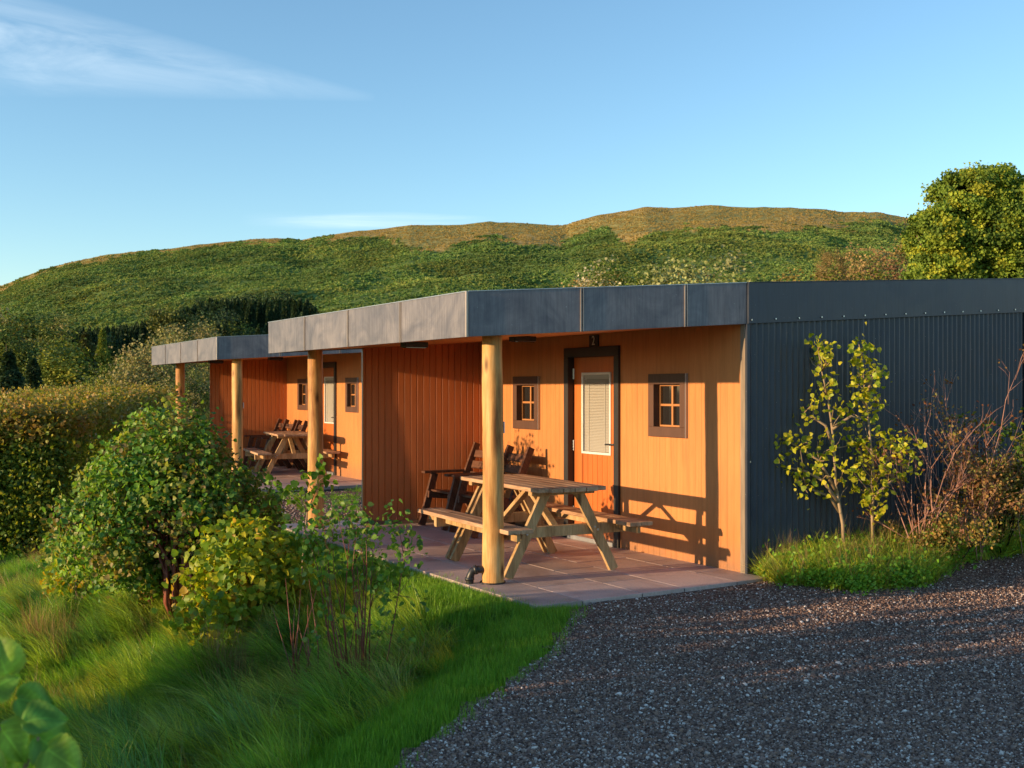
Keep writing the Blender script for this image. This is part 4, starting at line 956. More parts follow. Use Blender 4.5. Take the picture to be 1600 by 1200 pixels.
# ================================================================ grass
def in_view(X, Y, Z, mx_=120): 
    px = 800+F*X/np.maximum(Y, .1); py = HY-(Z-CH)/np.maximum(Y, .1)*F
    return (Y > .8) & (px > -mx_) & (px < 1600+mx_) & (py < 1200+mx_*1.5)
CAB = [(cabin, (-.03, 5.9, -4.3, 2.47)), (c1, (-.3, 5.7, -4.3, 2.47))]
def free(X, Y, marg=0.0):
    m = ~in_poly(X, Y, G1) & ~in_poly(X, Y, G2)
    for r, (a, b, c, d) in CAB:
        t = r.rotation_euler[2]; dx = X-r.location[0]; dy = Y-r.location[1]; s = dx*math.cos(t)+dy*math.sin(t); o = -dx*math.sin(t)+dy*math.cos(t)
        m &= ~((s > a-.25*(o > -.1)-marg) & (s < b+marg) & (o > c) & (o < d+marg))
    return m
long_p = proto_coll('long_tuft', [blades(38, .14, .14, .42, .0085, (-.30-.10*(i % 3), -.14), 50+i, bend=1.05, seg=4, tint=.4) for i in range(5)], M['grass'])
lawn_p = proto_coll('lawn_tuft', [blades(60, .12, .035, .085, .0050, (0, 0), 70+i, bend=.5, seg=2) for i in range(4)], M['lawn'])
straw_p = proto_coll('straw_tuft', [blades(14, .08, .25, .55, .0045, (-.05, -.05), 90+i, bend=.4, seg=4) for i in range(3)], M['straw'])
weed_meshes = []
for i in range(3):
    rs = np.random.RandomState(200+i); n = 60; c = rs.normal(size=(n, 3))*np.array([.07, .07, .05])+np.array([0, 0, .09]); c[:, 2] = abs(c[:, 2])
    o = leaf_obj('tmp', c, .026*(.6+.8*rs.rand(n)), np.ones((n, 3))*(1+.3*(rs.rand(n, 1)-.5)), M['lawn'], None, rs); weed_meshes.append(o.data); bpy.data.objects.remove(o)
weed_p = proto_coll('weed', weed_meshes, M['lawn'])
def field(n, x0, x1, y0, y1, seed):
    rs = np.random.RandomState(seed); X = rs.uniform(x0, x1, n); Y = rs.uniform(y0, y1, n); return X, Y, rs
def edge_d(X, Y): return (np.interp(Y, EY, EX)-X)*.85
def put(name, coll, k, X, Y, rs, s0, s1, label, cat, tilt=.15, zoff=0.0, yaw=None, seed=0, tint=None):
    Z = height(X, Y)+zoff; N = len(X); rot = np.stack([rs.normal(size=N)*tilt, rs.normal(size=N)*tilt, rs.rand(N)*6.283 if yaw is None else yaw+rs.normal(size=N)*.5], -1)
    return scatter(name, coll, k, np.stack([X, Y, Z], -1), rot, s0+(s1-s0)*rs.rand(N), label, cat, seed, None if tint is None else np.array(tint)*(.8+.4*rs.rand(N, 1)))
# long bank grass: denser near the eye
X, Y, rs = field(46000, -11, 1, 3.2, 22, 1); Z = height(X, Y); d = edge_d(X, Y)
m = in_view(X, Y, Z) & free(X, Y) & (d > .55+vnoise(X, Y, .7, 9)*.5) & (rs.rand(len(X)) < np.clip(11/Y, .3, 1)); X, Y = X[m], Y[m]
cl = vnoise(X, Y, .6, 11)
sc = .72+cl*.7
Zp = height(X, Y); N = len(X)
gt = np.stack([1+.6*np.clip(vnoise(X, Y, .8, 15)*1.8, -.55, 1), 1+.12*vnoise(X, Y, .6, 16), 1-.3*vnoise(X, Y, .9, 17)], -1)*np.array([1.3, 1.15, .9])
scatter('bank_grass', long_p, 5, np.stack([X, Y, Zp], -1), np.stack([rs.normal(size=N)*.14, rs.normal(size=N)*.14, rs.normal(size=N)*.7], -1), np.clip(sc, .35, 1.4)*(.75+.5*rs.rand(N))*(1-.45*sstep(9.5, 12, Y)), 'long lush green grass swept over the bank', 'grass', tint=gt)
tus_p = proto_coll('tussock', [blades(190, .13, .30, .66, .0100, (-.50+.12*i, -.22), 150+i, bend=1.35, seg=6, tint=.5) for i in range(3)], M['grass'])
X, Y, rs = field(2600, -8, .4, 4.0, 13, 19); Z = height(X, Y); d = edge_d(X, Y)
m = in_view(X, Y, Z) & free(X, Y) & (d > .75) & (vnoise(X, Y, 1.0, 23) > -.08); X, Y = X[m], Y[m]; N = len(X)
scatter('tussock_grass', tus_p, 3, np.stack([X, Y, height(X, Y)], -1), np.stack([rs.normal(size=N)*.15, rs.normal(size=N)*.15, rs.normal(size=N)*.8], -1), .45+.6*rs.rand(N), 'long drooping grass tussocks on the bank', 'grass', tint=np.stack([.9+.4*rs.rand(N), .95+.15*rs.rand(N), .9+.6*rs.rand(N)], -1))
X, Y, rs = field(52000, -7, 1.2, 3.5, 19, 2); Z = height(X, Y); d = edge_d(X, Y)
m = in_view(X, Y, Z) & free(X, Y, -.03) & (d > -.35) & (d < .95+vnoise(X, Y, .7, 9)*.4) & (rs.rand(len(X)) < np.clip(10/Y, .3, 1)); X, Y = X[m], Y[m]
put('lawn', lawn_p, 4, X, Y, rs, .7, 1.15, 'short bright green lawn strip between gravel, patio and bank', 'grass', .1)
X, Y, rs = field(5200, -11, -.5, 4, 20, 3); Z = height(X, Y); d = edge_d(X, Y)
m = in_view(X, Y, Z) & free(X, Y) & (d > .8) & (vnoise(X, Y, .9, 14) > .16); X, Y = X[m], Y[m]
put('dry_grass', straw_p, 3, X, Y, rs, .5, 1.0, 'straw-coloured dry grass stems among the green of the bank', 'grass', .3)
sx_, sy_ = [], []
rs = np.random.RandomState(91)
for (a_, b_, n_) in ((372, 8.9, 16), (345, 9.2, 9), (425, 8.6, 6), (560, 7.6, 12), (540, 7.9, 8), (60, 11.5, 22), (100, 11.2, 18), (95, 15.5, 8)):
    for k in range(n_): x, y = on_px(a_+rs.normal()*9, b_+rs.normal()*.15); sx_.append(x); sy_.append(y)
put('tall_dry_stalks', straw_p, 3, np.array(sx_), np.array(sy_), rs, .9, 1.5, 'tall pale dead stalks standing among the shrubs on the bank', 'grass', .16)
# bed at the corrugated wall
X, Y, rs = field(15000, 1.9, 7, 8.9, 12.6, 4); m = free(X, Y) & ~in_poly(X, Y, G1); X, Y = X[m], Y[m]
k1 = rs.rand(len(X)) < .62
put('bed_grass', long_p, 5, X[k1], Y[k1], rs, .35, .95, 'grass growing along the foot of the corrugated wall', 'grass', .3, tint=(1.6, 1.2, .8))
put('bed_weeds', weed_p, 3, X[~k1], Y[~k1], rs, .6, 1.25, 'low green leafy weeds along the foot of the corrugated wall', 'weeds', .3)
X, Y, rs = field(700, 2.3, 6, 9.3, 12.0, 5); m = free(X, Y); X, Y = X[m], Y[m]
put('bed_dry_grass', straw_p, 3, X, Y, rs, .5, .95, 'dry straw stalks along the foot of the corrugated wall', 'grass', .35)
# weeds at gravel gaps by second cabin
X, Y, rs = field(1200, -4.6, 1.5, 13.6, 18.6, 6); m = (in_poly(X, Y, G2)) & (vnoise(X, Y, .8, 3) > .33); X, Y = X[m], Y[m]
put('gravel_weeds', weed_p, 3, X, Y, rs, .3, .7, 'small weeds in the gravel between the cabins', 'weeds', .3)

# ---- loose gravel
def rocks(k):
    out = []
    for i in range(k):
        bm = bmesh.new(); bmesh.ops.create_icosphere(bm, subdivisions=1, radius=1)
        rs = random.Random(300+i); sc_ = (rs.uniform(.7, 1.2), rs.uniform(.6, 1), rs.uniform(.4, .7))
        for v in bm.verts: v.co = Vector((v.co.x*sc_[0], v.co.y*sc_[1], v.co.z*sc_[2]))*(1+rs.uniform(-.22, .22))
        me = bpy.data.meshes.new('rock'); bm.to_mesh(me); bm.free(); out.append(me)
    return out
rock_p = proto_coll('rock', rocks(6), M['stone'])
rs = np.random.RandomState(60); n = 260000
Yr = 1/(rs.uniform(1/13.0, 1/4.3, n)); Xr = rs.uniform(-.55, .56, n)*Yr
m = in_poly(Xr, Yr, G1); 
dd = np.ones(n, bool)
for r, (a, b, c, d) in CAB[:1]:
    t = r.rotation_euler[2]; dx = Xr-r.location[0]; dy = Yr-r.location[1]; s = dx*math.cos(t)+dy*math.sin(t); o = -dx*math.sin(t)+dy*math.cos(t); dd &= ~((s > -.29) & (o > -.1) & (o < 2.48))
m &= dd; Xr, Yr = Xr[m], Yr[m]; N = len(Xr)
sz = np.clip(.0062*np.exp(rs.normal(size=N)*.38), .003, .022)
scatter('loose_gravel', rock_p, 6, np.stack([Xr, Yr, height(Xr, Yr)+.030+vnoise(Xr, Yr, .8, 5)*.02], -1), rs.rand(N, 3)*6.28*np.array([.12, .12, 1]), sz, 'loose grey and brown stone chippings covering the drive', 'gravel')
Xr, Yr, rs = field(30000, -4.6, 2.6, 13.6, 21, 61); m = in_poly(Xr, Yr, G2); Xr, Yr = Xr[m], Yr[m]; N = len(Xr)
scatter('path_gravel', rock_p, 6, np.stack([Xr, Yr, height(Xr, Yr)+.03], -1), rs.rand(N, 3)*6.28*np.array([.12, .12, 1]), .012*(.6+.8*rs.rand(N)), 'grey chippings between the two cabins', 'gravel')

# ================================================================ hill
RX = [-900, -500, -200, 0, 30, 60, 110, 170, 240, 300, 370, 430, 470, 500, 540, 590, 640, 680, 720, 765, 800, 840, 885, 900, 940, 975, 1010, 1050, 1110, 1170, 1240, 1290, 1320, 1370, 1412, 1500, 1700, 2100, 2600]
RY = [560, 530, 480, 448, 436, 424, 410, 397, 390, 384, 377, 372, 375, 370, 363, 359, 352, 352, 351, 346, 349, 350, 352, 346, 336, 331, 323, 325, 321, 324, 324, 327, 331, 332, 340, 352, 372, 420, 500]
FX = [-900, 0, 60, 170, 300, 430, 500, 560, 600, 625, 650, 690, 720, 760, 800, 850, 880, 900, 940, 960, 985, 1005, 1030, 1100, 1250, 1320, 1345, 1380, 1415, 1500, 2600]
FY = [600, 456, 428, 402, 389, 379, 377, 371, 374, 378, 390, 388, 380, 369, 374, 380, 383, 362, 358, 368, 388, 372, 359, 356, 357, 356, 347, 345, 352, 362, 520]
Y0, Y1 = 130.0, 620.0
kk = np.linspace(-900, 2600, 900); tt = np.concatenate([np.linspace(0, 1, 230), 1+np.linspace(.02, .8, 12)])
KX, TT = np.meshgrid(kk, tt)
YY = Y0+(Y1-Y0)*np.minimum(TT, 1)+(TT > 1)*(TT-1)*400
ridge = CH+(HY-np.interp(KX, RX, RY))/F*Y1
zz0 = -3.0
prof_ = np.minimum(TT, 1); prof_ = .80*prof_+.20*prof_**2
ZZ = zz0+(ridge-zz0)*prof_
XX = (KX-800)/F*YY
und = vnoise(XX, YY, 85, 31)*10+vnoise(XX, YY, 32, 32)*5.0+vnoise(XX, YY, 13, 33)*2.2
ZZ += und*np.sin(np.pi*np.clip(TT, 0, 1))**.8*np.clip((1-TT)*5, 0, 1)
ZZ += (vnoise(XX, YY, 14, 34)*.9+vnoise(XX, YY, 5, 35)*.6)*np.clip(TT*4, 0, 1)
ZZ = np.where(TT > 1, ridge-(TT-1)*130, ZZ)
pyv = HY-(ZZ-CH)/YY*F
line = np.interp(KX, FX, FY)+vnoise(KX, TT*60, 12, 41)*10+vnoise(KX, TT*60, 4, 42)*6
fern = sstep(-5, 6, pyv-line+vnoise(XX, YY, 12, 44)*14)
patchn = vnoise(XX, YY, 26, 51)+.5*vnoise(XX, YY, 9, 52)
fern = fern*(1-sstep(.40, .48, patchn)*.9*sstep(560, 680, KX))
gc = np.array([.13, .19, .05]); bc = np.array([.42, .30, .11]); bc2 = np.array([.33, .29, .10])
mixb = sstep(-.2, .25, vnoise(XX, YY, 40, 53))[..., None]
HC = fern[..., None]*gc+(1-fern[..., None])*(bc*mixb+bc2*(1-mixb))
i_ = np.arange(KX.size).reshape(KX.shape); Q = np.stack([i_[:-1, :-1], i_[:-1, 1:], i_[1:, 1:], i_[1:, :-1]], -1).reshape(-1, 4)
tag(link('hill', np_mesh('hill', np.stack([XX, YY, ZZ], -1).reshape(-1, 3), Q, HC.reshape(-1, 3), smooth=True), M['hill']), kind='structure')
# bracken clumps and moor tussocks
def clump(seed, n, r, h, ls, mat):
    rs = np.random.RandomState(seed); d = rand_unit(rs, n); d[:, 2] = abs(d[:, 2]); c = d*np.array([r, r, h])*(.75+.3*rs.rand(n, 1))
    o = leaf_obj('tmp', c, ls*(.6+.8*rs.rand(n)), np.ones((n, 3))*(1+.4*(rs.rand(n, 1)-.5)), mat, None, rs, d, .3, True); me = o.data; bpy.data.objects.remove(o); return me
br_p = proto_coll('bracken_clump', [clump(400+i, 46, 1, .75, .62, M['bracken']) for i in range(4)], M['bracken'])
mo_p = proto_coll('moor_tussock', [clump(420+i, 26, 1, .30, .5, M['moor']) for i in range(3)], M['moor'])
rs = np.random.RandomState(77); n = 300000
ri = rs.randint(0, 229, n); 
ri = (228*(1-rs.rand(n)**1.0)).astype(int); ci_ = rs.randint(60, 840, n)
fr = rs.rand(n); fc_ = rs.rand(n)
def bil(A): return (A[ri, ci_]*(1-fc_)+A[ri, ci_+1]*fc_)*(1-fr)+(A[ri+1, ci_]*(1-fc_)+A[ri+1, ci_+1]*fc_)*fr
bx_, by_, bz_, bf = bil(XX), bil(YY), bil(ZZ), bil(fern)
vis = (bx_/by_ > -.55) & (bx_/by_ < .42) & (HY-(bz_-CH)/by_*F < 560)
cl_ = vnoise(bx_, by_, 7, 61)+.6*vnoise(bx_, by_, 18, 62)
f = vis & (bf > .15+.7*rs.rand(n)) & (rs.rand(n) < .85); N = f.sum()
scatter('bracken', br_p, 4, np.stack([bx_, by_, bz_-.15], -1)[f], rs.rand(N, 3)*np.array([.3, .3, 6.28]), (.38+.62*rs.rand(N)**1.5)*(.8+.5*np.clip(cl_[f], -.2, .6))*(.45+.55*np.clip(by_[f]/400, 0, 1.4)), 'green bracken covering the hillside', 'bracken',
        tint=(lambda q, r2, r3: np.stack([1+.32*np.clip(q*1.8, -.4, 1)+.25*r2, 1+.18*q+.2*r2, .95+.2*r2+0*r3], -1)*(1+.75*r3[:, None]))(vnoise(bx_, by_, 34, 71)[f]+.5*vnoise(bx_, by_, 8, 72)[f], rs.rand(N)-.3, vnoise(bx_, by_, 15, 73)[f]))
g = vis & (bf <= .6) & (rs.rand(n) < .45); N = g.sum()
scatter('moor_grass', mo_p, 3, np.stack([bx_, by_, bz_-.05], -1)[g], rs.rand(N, 3)*np.array([.2, .2, 6.28]), (.35+.5*rs.rand(N)), 'tan moor grass on the upper hill', 'grass')

def hill_z(x, y):
    k = 800+F*x/y; t = (y-Y0)/(Y1-Y0)
    if t < 0: return -2.2
    j = np.clip(np.searchsorted(kk, k)-1, 0, len(kk)-2); i = int(np.clip(t*229, 0, 228)); return float(ZZ[i, j])
# ================================================================ trees
def make_tree(kind, h, seed, pal, mat='farleaf'):
    """returns (trunk mesh, crown mesh) for a tree of height h with its base at the origin"""
    rs = np.random.RandomState(seed); mb = MB()
    if kind == 'conifer':
        mb.tube([(0, 0, -.5), (0, 0, h*.5), (0, 0, h*.97)], [h*.018, h*.012, h*.002], 7)
        n = 9000; u = rs.rand(n)**.8; lev = np.clip(np.floor(u*15)/15+rs.normal(size=n)*.022, 0, .995); r = (1-lev)**.85*h*.17*(.25+.8*rs.rand(n)**.5)*(1+.2*np.sin(rs.rand()*9+lev*33)); a = rs.rand(n)*6.283
        nb = 11; a = np.round(a/6.283*nb+lev*7)/nb*6.283+rs.normal(size=n)*.26
        C = np.stack([np.cos(a)*r, np.sin(a)*r, h*(.06+.93*lev)-r*.22], -1); axd = np.stack([np.cos(a), np.sin(a), -.35*np.ones(n)], -1); ls = h*.015
        for k in range(40):
            z = h*(.1+.85*k/40); a_ = k*2.4; rr = (1-k/40)*h*.17; mb.tube([(0, 0, z), (math.cos(a_)*rr, math.sin(a_)*rr, z-rr*.18)], [h*.004, h*.001], 4)
        col = pick(rs, pal, n, .3)
    elif kind == 'pine':
        mb.tube([(0, 0, -.5), (h*.01, 0, h*.4), (-.01*h, 0, h*.72), (0, 0, h*.93)], [h*.022, h*.018, h*.012, h*.004], 8)
        C = []; axd = []; ls = h*.016
        for k in range(26):
            z = h*(.50+.46*rs.rand()); a_ = rs.rand()*6.283; rr = h*(.06+.14*rs.rand())*(1.15-(z/h-.5)); e = np.array([math.cos(a_)*rr, math.sin(a_)*rr, z+rr*.25])
            mb.tube([(0, 0, z-.03*h), e*np.array([.5, .5, 1]), e], [h*.007, h*.004, h*.002], 5)
            C.append(e+rs.normal(size=(230, 3))*np.array([.045, .045, .022])*h)
        C = np.concatenate(C); n = len(C); axd = rand_unit(rs, n); col = pick(rs, pal, n, .3)
    else:
        wd = {'broad': .36, 'tall': .24, 'weep': .30, 'round': .46, 'slim': .17}[kind]
        cc, d = crown_clusters(rs, 150, (h*wd, h*wd, h*.44), .35, .30); cc[:, 2] += h*.56
        if kind == 'weep': cc[:, 2] -= h*.05
        keep = cc[:, 2] > h*.06; cc = cc[keep]; d = d[keep]; m_ = len(cc); per = 120
        sp = np.array([.045, .045, .035 if kind != 'weep' else .075])*h
        C = (cc[:, None]+rs.normal(size=(m_, per, 3))*sp).reshape(-1, 3); axd = np.repeat(d, per, 0); n = len(C); ls = h*.0135
        if kind == 'weep': axd = axd*.4+np.array([0, 0, -1.0])
        cl = pick(rs, pal, m_, .25); col = (cl[:, None]*(1+.3*(rs.rand(m_, per, 1)*2-1))).reshape(-1, 3)
        mb.tube([(0, 0, -.6), (h*.008, 0, h*.2), (0, h*.01, h*.45), (0, 0, h*.75)], [h*.026, h*.02, h*.014, h*.005], 8)
        for k in range(22):
            e = cc[rs.randint(m_)]*.92; s_ = np.array([0, 0, h*(.15+.4*rs.rand())]); mb.tube([s_, (s_+e)/2+rs.normal(size=3)*.02*h, e], [h*.009, h*.005, h*.0015], 5)
    tr = mb.build('trunk', M['bark'], None, smooth=True)
    cr = leaf_obj('crown', C, ls*(.6+.8*rs.rand(len(C))), col, M[mat], None, rs, axd, .5 if kind != 'weep' else .75, True)
    return tr, cr
CON = [(.030, .062, .030), (.042, .078, .034), (.025, .050, .026), (.065, .095, .034)]
BRD = [(.095, .145, .034), (.13, .175, .036), (.17, .19, .042), (.075, .125, .033)]
PAL_ = [(.24, .23, .09), (.30, .27, .115), (.19, .20, .065), (.34, .28, .14)]
GOL = [(.24, .28, .045), (.30, .30, .045), (.18, .23, .04)]
TAN = [(.30, .20, .085), (.26, .19, .07), (.22, .17, .06), (.34, .22, .10)]
MOD = {}
def model(kind, pal, palname, seed):
    key = (kind, palname, seed)
    if key not in MOD:
        tr, cr = make_tree(kind, 10.0, seed, pal); me_ = cr.data; co = np.empty(len(me_.vertices)*3, np.float32); me_.vertices.foreach_get('co', co); zm = np.percentile(co[2::3], 99.8)
        for q in (me_, tr.data): q.transform(Matrix.Scale(10.0/zm, 4))
        MOD[key] = (tr.data, cr.data); bpy.data.objects.remove(tr); bpy.data.objects.remove(cr)
    return MOD[key]
def tree(name, kind, pal, pn, seed, px, ytop, Y, label, width=1.0, group=None, cat='tree', rz=0, trunkmat=None):
    X = (px-800)/F*Y; zb_ = H1(X, Y) if Y < Y0 else hill_z(X, Y); ztop = CH+(HY-ytop)/F*Y; s = (ztop-zb_)/10.0
    td, cdm = model(kind, pal, pn, seed); root = empty(name, (X, Y, zb_-.05), rz, label, cat, group); root.scale = (s*width, s*width, s)
    t_ = link('trunk', td, None, root); link('crown', cdm, None, root); return root
gW = 'trees of the wood behind the hedge'
T = [
 ('pine_tree', 'pine', [(.10, .12, .03), (.14, .15, .035), (.08, .10, .03)], 'p', 1, 266, 482, 95, 'tall orange-trunked pine rising above the pale trees left of the far cabin', 1.0),
 ('pale_tree', 'weep', PAL_, 'pal', 2, 232, 528, 48, 'pale silvery tree with drooping twigs just left of the far cabin roof', 1.2),
 ('pale_tree', 'broad', PAL_, 'pal', 3, 296, 505, 52, 'pale silvery-leaved tree rising behind the far cabin roof edge', 1.1),
 ('dark_spruce', 'conifer', [(.10, .105, .035), (.07, .085, .03), (.14, .13, .045)], 'sp', 4, 134, 520, 62, 'brownish spruce with sagging branches standing in front of the dark wood', 1.25),
 ('larch_tree', 'conifer', GOL, 'gol', 5, 160, 515, 70, 'bright yellow-green larch right beside the brownish spruce', .9),
 ('broadleaf_tree', 'round', GOL, 'gol', 6, 183, 566, 55, 'low bright yellow-green tree in front of the wood, above the hedge', .9),
 ('tall_tree', 'tall', PAL_+BRD, 'pb', 7, 36, 474, 85, 'tall yellowish tree with a pale bare trunk at the left edge of the wood', 1.3),
 ('tall_tree', 'slim', PAL_+BRD, 'pb', 8, 82, 492, 80, 'slender yellowish tree second from the left edge of the wood', 1.3),
 ('broadleaf_tree', 'tall', BRD, 'brd', 9, 10, 505, 66, 'green tree cut by the left edge of the photo below the hill', 1.2),
 ('dark_spruce', 'conifer', CON, 'con', 10, 14, 548, 42, 'dark spruce low at the left edge just above the hedge', 1.5),
 ('dark_spruce', 'conifer', CON, 'con', 11, 52, 560, 46, 'small dark spruce beside the hedge top, second from the left edge', 1.4),
 ('broadleaf_tree', 'slim', BRD+GOL, 'bg', 12, 98, 532, 58, 'narrow light green tree left of the brownish spruce', 1.4),
 ('broadleaf_tree', 'broad', BRD, 'brd', 13, 208, 540, 75, 'mid green tree between the yellow-green larch and the pale drooping tree', 1.0),
 ('broadleaf_tree', 'broad', BRD, 'brd', 14, 356, 555, 60, 'dark green tree glimpsed beneath the far cabin roof between its log posts', 1.2),
 ('broadleaf_tree', 'round', PAL_+BRD, 'pb', 15, 306, 560, 40, 'mottled green tree seen under the far cabin roof left of its dividing wall', 1.0),
]
for r in T: tree(r[0], r[1], r[2], r[3], r[4], r[5], r[6], r[7], r[8], r[9], gW)
gB = 'small trees showing above the near cabin roof'
T = [('pale_tree', 'tall', [(.56, .50, .32), (.46, .43, .24), (.64, .56, .40)], 'wh', 21, 943, 412, 70, 'whitish pointed tree above the near cabin roof, left of the dark green one', 1.0),
 ('broadleaf_tree', 'round', [(.11, .17, .025), (.16, .21, .03)], 'gr', 22, 993, 418, 72, 'dark green and yellow bush crown between the two whitish trees above the roof', .8),
 ('pale_tree', 'broad', [(.32, .34, .14), (.38, .38, .18), (.26, .29, .11)], 'wh2', 23, 1050, 408, 70, 'broad whitish-green tree above the near cabin roof, right of the dark green one', 1.1),
 ('russet_tree', 'round', [(.20, .11, .06), (.16, .10, .055)], 'ru', 24, 1128, 422, 78, 'small russet-brown tree above the roof near the start of the corrugated wall', .8),
 ('tan_tree', 'broad', TAN, 'tan', 25, 905, 432, 80, 'low orange-tan tree left of the whitish pointed tree above the roof', .9),
 ('tan_tree', 'broad', TAN, 'tan', 26, 1365, 388, 150, 'tall tan-leaved tree on the slope just left of the big sycamore', .95),
 ('tan_tree', 'round', TAN, 'tan', 27, 1300, 392, 260, 'small tan bush alone on the green hillside left of the tall tan-leaved tree', .8),
 ('russet_tree', 'round', [(.22, .12, .065), (.18, .11, .05)], 'ru', 28, 1393, 412, 140, 'russet tree squeezed between the tall tan-leaved tree and the big sycamore', .9),
 ('tan_tree', 'round', [(.26, .19, .06), (.24, .22, .05)], 'tg', 29, 1215, 428, 95, 'low tan-green bush above the corrugated wall, leftmost there', 1.3),
 ('tan_tree', 'round', [(.28, .18, .07), (.24, .18, .05)], 'tg', 30, 1268, 426, 100, 'low orange-tan bush above the middle of the corrugated wall', 1.3),
 ('broadleaf_tree', 'round', [(.17, .20, .035), (.20, .20, .04)], 'yg', 31, 1330, 424, 100, 'low yellow-green bush above the corrugated wall beneath the tall tan-leaved tree', 1.4),
 ('broadleaf_tree', 'round', [(.17, .19, .05), (.22, .2, .07)], 'yg', 32, 1160, 430, 95, 'low yellow-green bush right of the small russet-brown tree above the roof', 1.1)]
for r in T: tree(r[0], r[1], r[2], r[3], r[4], r[5], r[6], r[7], r[8], r[9], gB)
# far dark wood: one mass
wp = []
for i, (k_, p_) in enumerate((('conifer', CON), ('conifer', CON), ('conifer', CON), ('tall', BRD+CON))):
    tr, cr = make_tree(k_, 10.0, 80+i, p_); me = cr.data; a = me.color_attributes['col']; wp.append(me); bpy.data.objects.remove(tr); bpy.data.objects.remove(cr)
wood_p = proto_coll('wood_tree', wp, M['farleaf'])
rs = np.random.RandomState(88); pts = []; sc_ = []
WX = [-300, 0, 60, 120, 200, 270, 330, 380, 440, 480, 520, 560, 620]; WY = [500, 492, 500, 508, 500, 486, 466, 462, 458, 462, 480, 520, 600]
for i in range(620):
    px = rs.uniform(-300, 540); Y = rs.uniform(85, 200); X = (px-800)/F*Y; z = H1(X, Y) if Y < Y0 else hill_z(X, Y)
    yt = np.interp(px, WX, WY)+rs.uniform(-6, 40)+(200-Y)*.25; zt_ = CH+(HY-yt)/F*Y; s = (zt_-z)/10
    if s > .15: pts.append((X, Y, z-.2)); sc_.append(min(s, 2.0))
N = len(pts); scatter('wood', wood_p, 4, pts, np.stack([np.zeros(N), np.zeros(N), rs.rand(N)*6.28], -1), np.array(sc_), 'dark mixed wood at the foot of the hill on the left', 'wood')

con_p = proto_coll('conifer_source', wp[:3], M['farleaf']); rs = np.random.RandomState(89); pts = []; sc_ = []
for i in range(430):
    px = rs.uniform(60, 505); Y = rs.uniform(105, 165); X = (px-800)/F*Y; z = H1(X, Y) if Y < Y0 else hill_z(X, Y)
    zt_ = CH+(HY-np.interp(px, [60, 120, 200, 250, 300, 330, 480, 505], [520, 506, 502, 486, 470, 459, 458, 490])-abs(rs.normal())*10)/F*Y; q = (zt_-z)/10
    if q > .3: pts.append((X, Y, z-.2)); sc_.append((q*rs.uniform(.55, .8), q*rs.uniform(.55, .8), q))
N = len(pts); scatter('conifer_belt', con_p, 3, pts, np.stack([np.zeros(N), np.zeros(N), rs.rand(N)*6.28], -1), np.array(sc_), 'dense belt of dark spruces along the foot of the hill', 'conifers')

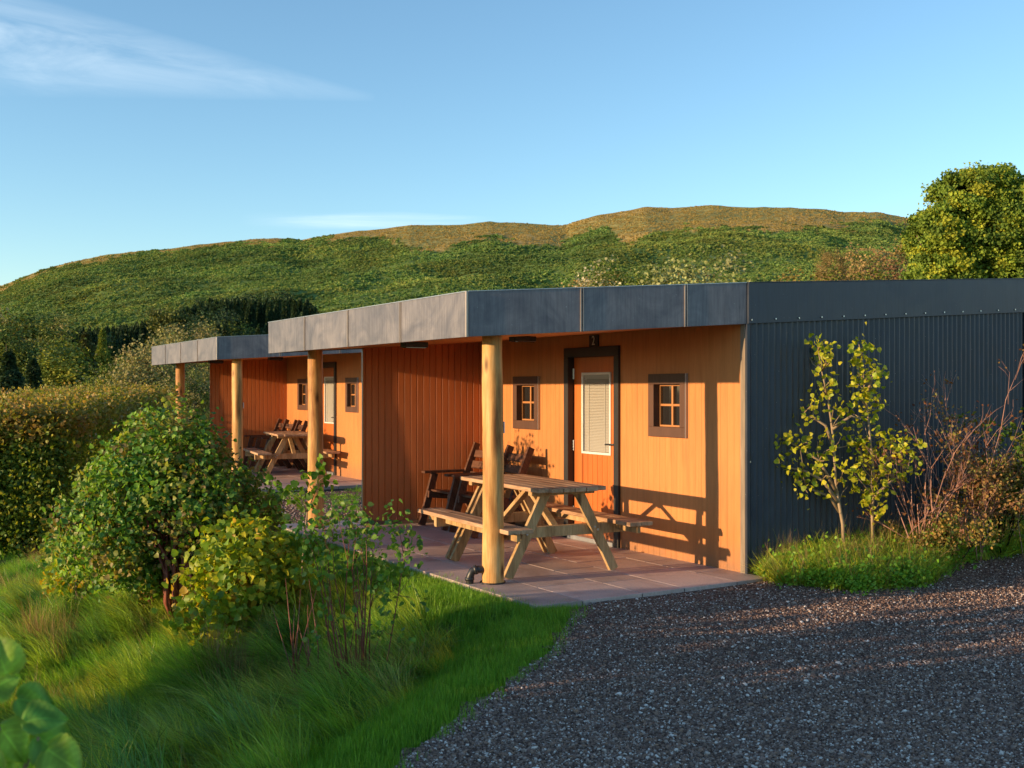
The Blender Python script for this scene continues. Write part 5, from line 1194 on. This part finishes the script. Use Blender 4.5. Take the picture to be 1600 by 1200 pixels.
# big sycamore at right
def sycamore():
    rs = np.random.RandomState(99); Y = 46.0; X = (1528-800)/F*Y; zb_ = H1(X, Y); root = empty('sycamore_tree', (X, Y, zb_), 0, 'big yellow-green sycamore rising above the right end of the corrugated wall', 'tree')
    # lobes given in photo pixels relative to the stem, as real distances
    lobes = [(1515, 320, 62, 52), (1560, 300, 50, 36), (1484, 362, 54, 40), (1452, 385, 34, 46), (1530, 370, 60, 50), (1590, 350, 60, 60), (1462, 430, 44, 38), (1520, 430, 70, 45), (1600, 420, 70, 60), (1640, 380, 60, 70), (1535, 480, 90, 50), (1620, 480, 80, 50), (1448, 350, 20, 16), (1532, 288, 30, 20)]
    C = []; col = []; AX = []; cen = []
    for (a, b, rx, rz_) in lobes:
        n = int(rx*rz_/26); d = rand_unit(rs, n); r = .78+.30*rs.rand(n); s = Y/F
        c = np.array([(a-800)*s-X, rs.uniform(-1.2, .6), CH+(HY-b)*s-zb_])+d*r[:, None]*np.array([rx*s, 1.6, rz_*s]); cen.append(c)
        C.append(c); AX.append(d)
    cc = np.concatenate(C); d = np.concatenate(AX); n = len(cc); per = 150
    pal = [(.20, .28, .035), (.27, .34, .038), (.15, .23, .035), (.33, .35, .035), (.11, .18, .033), (.17, .25, .035)]
    cl = pick(rs, pal, n, .2); col = (cl[:, None]*(1+.25*(rs.rand(n, per, 1)*2-1))).reshape(-1, 3)
    pts = (cc[:, None]+rs.normal(size=(n, per, 3))*np.array([.18, .18, .12])).reshape(-1, 3)
    leaf_obj('crown', pts, .098*(.6+.7*rs.rand(len(pts))), col, M['farleaf'], root, rs, np.repeat(d, per, 0), .4, True)
    mb = MB(); mb.tube([(0, 0, -.5), (.1, 0, 2), (0, 0, 4.5), (.3, 0, 7)], [.5, .4, .3, .15], 10)
    for k in range(46):
        e = cc[rs.randint(n)]; s_ = np.array([0, 0, 1.8+4*rs.rand()]); mb.tube([s_, (s_+e)/2+rs.normal(size=3)*.25, e], [.13, .07, .02], 6)
    mb.build('trunk', M['bark'], root, smooth=True)
sycamore()

# unseen bushes added left of the viewer, placed and sized to shade bank and drive
sh = 'unseen bushes added left of the viewer for shade'
for i, (x, y, r, hh) in enumerate([(-7.2, 1.75, 1.2, 3.9), (-7.6, .2, 1.5, 4.2), (-7.0, -1.8, 1.4, 4.0), (-7.8, -3.8, 1.6, 4.6), (-7.2, -6.0, 1.6, 4.4), (-8.0, -8.5, 1.8, 4.8)]):
    make_bush('tall_shade_bush', (x, y), (r, r, hh/2), hh/2, 420, 20, .16, .13, G_, '%s of the unseen tall bushes added left of the viewer for shade' % ('first', 'second', 'third', 'fourth', 'fifth', 'sixth')[i], 'shrub', sh, nst=8, seed=120+i, wide=True)
for i, (x, y, r, hh) in enumerate([(-7.0, 3.7, .85, 3.45), (-7.1, 5.15, .85, 3.5), (-7.0, 6.7, .8, 2.4)]):
    make_bush('low_shade_bush', (x, y), (r, r, hh/2), hh/2, 300, 18, .13, .11, G_, '%s of the unseen lower bushes added ahead of the tall ones for shade' % ('first', 'second', 'third')[i], 'shrub', sh, nst=8, seed=140+i, wide=True)
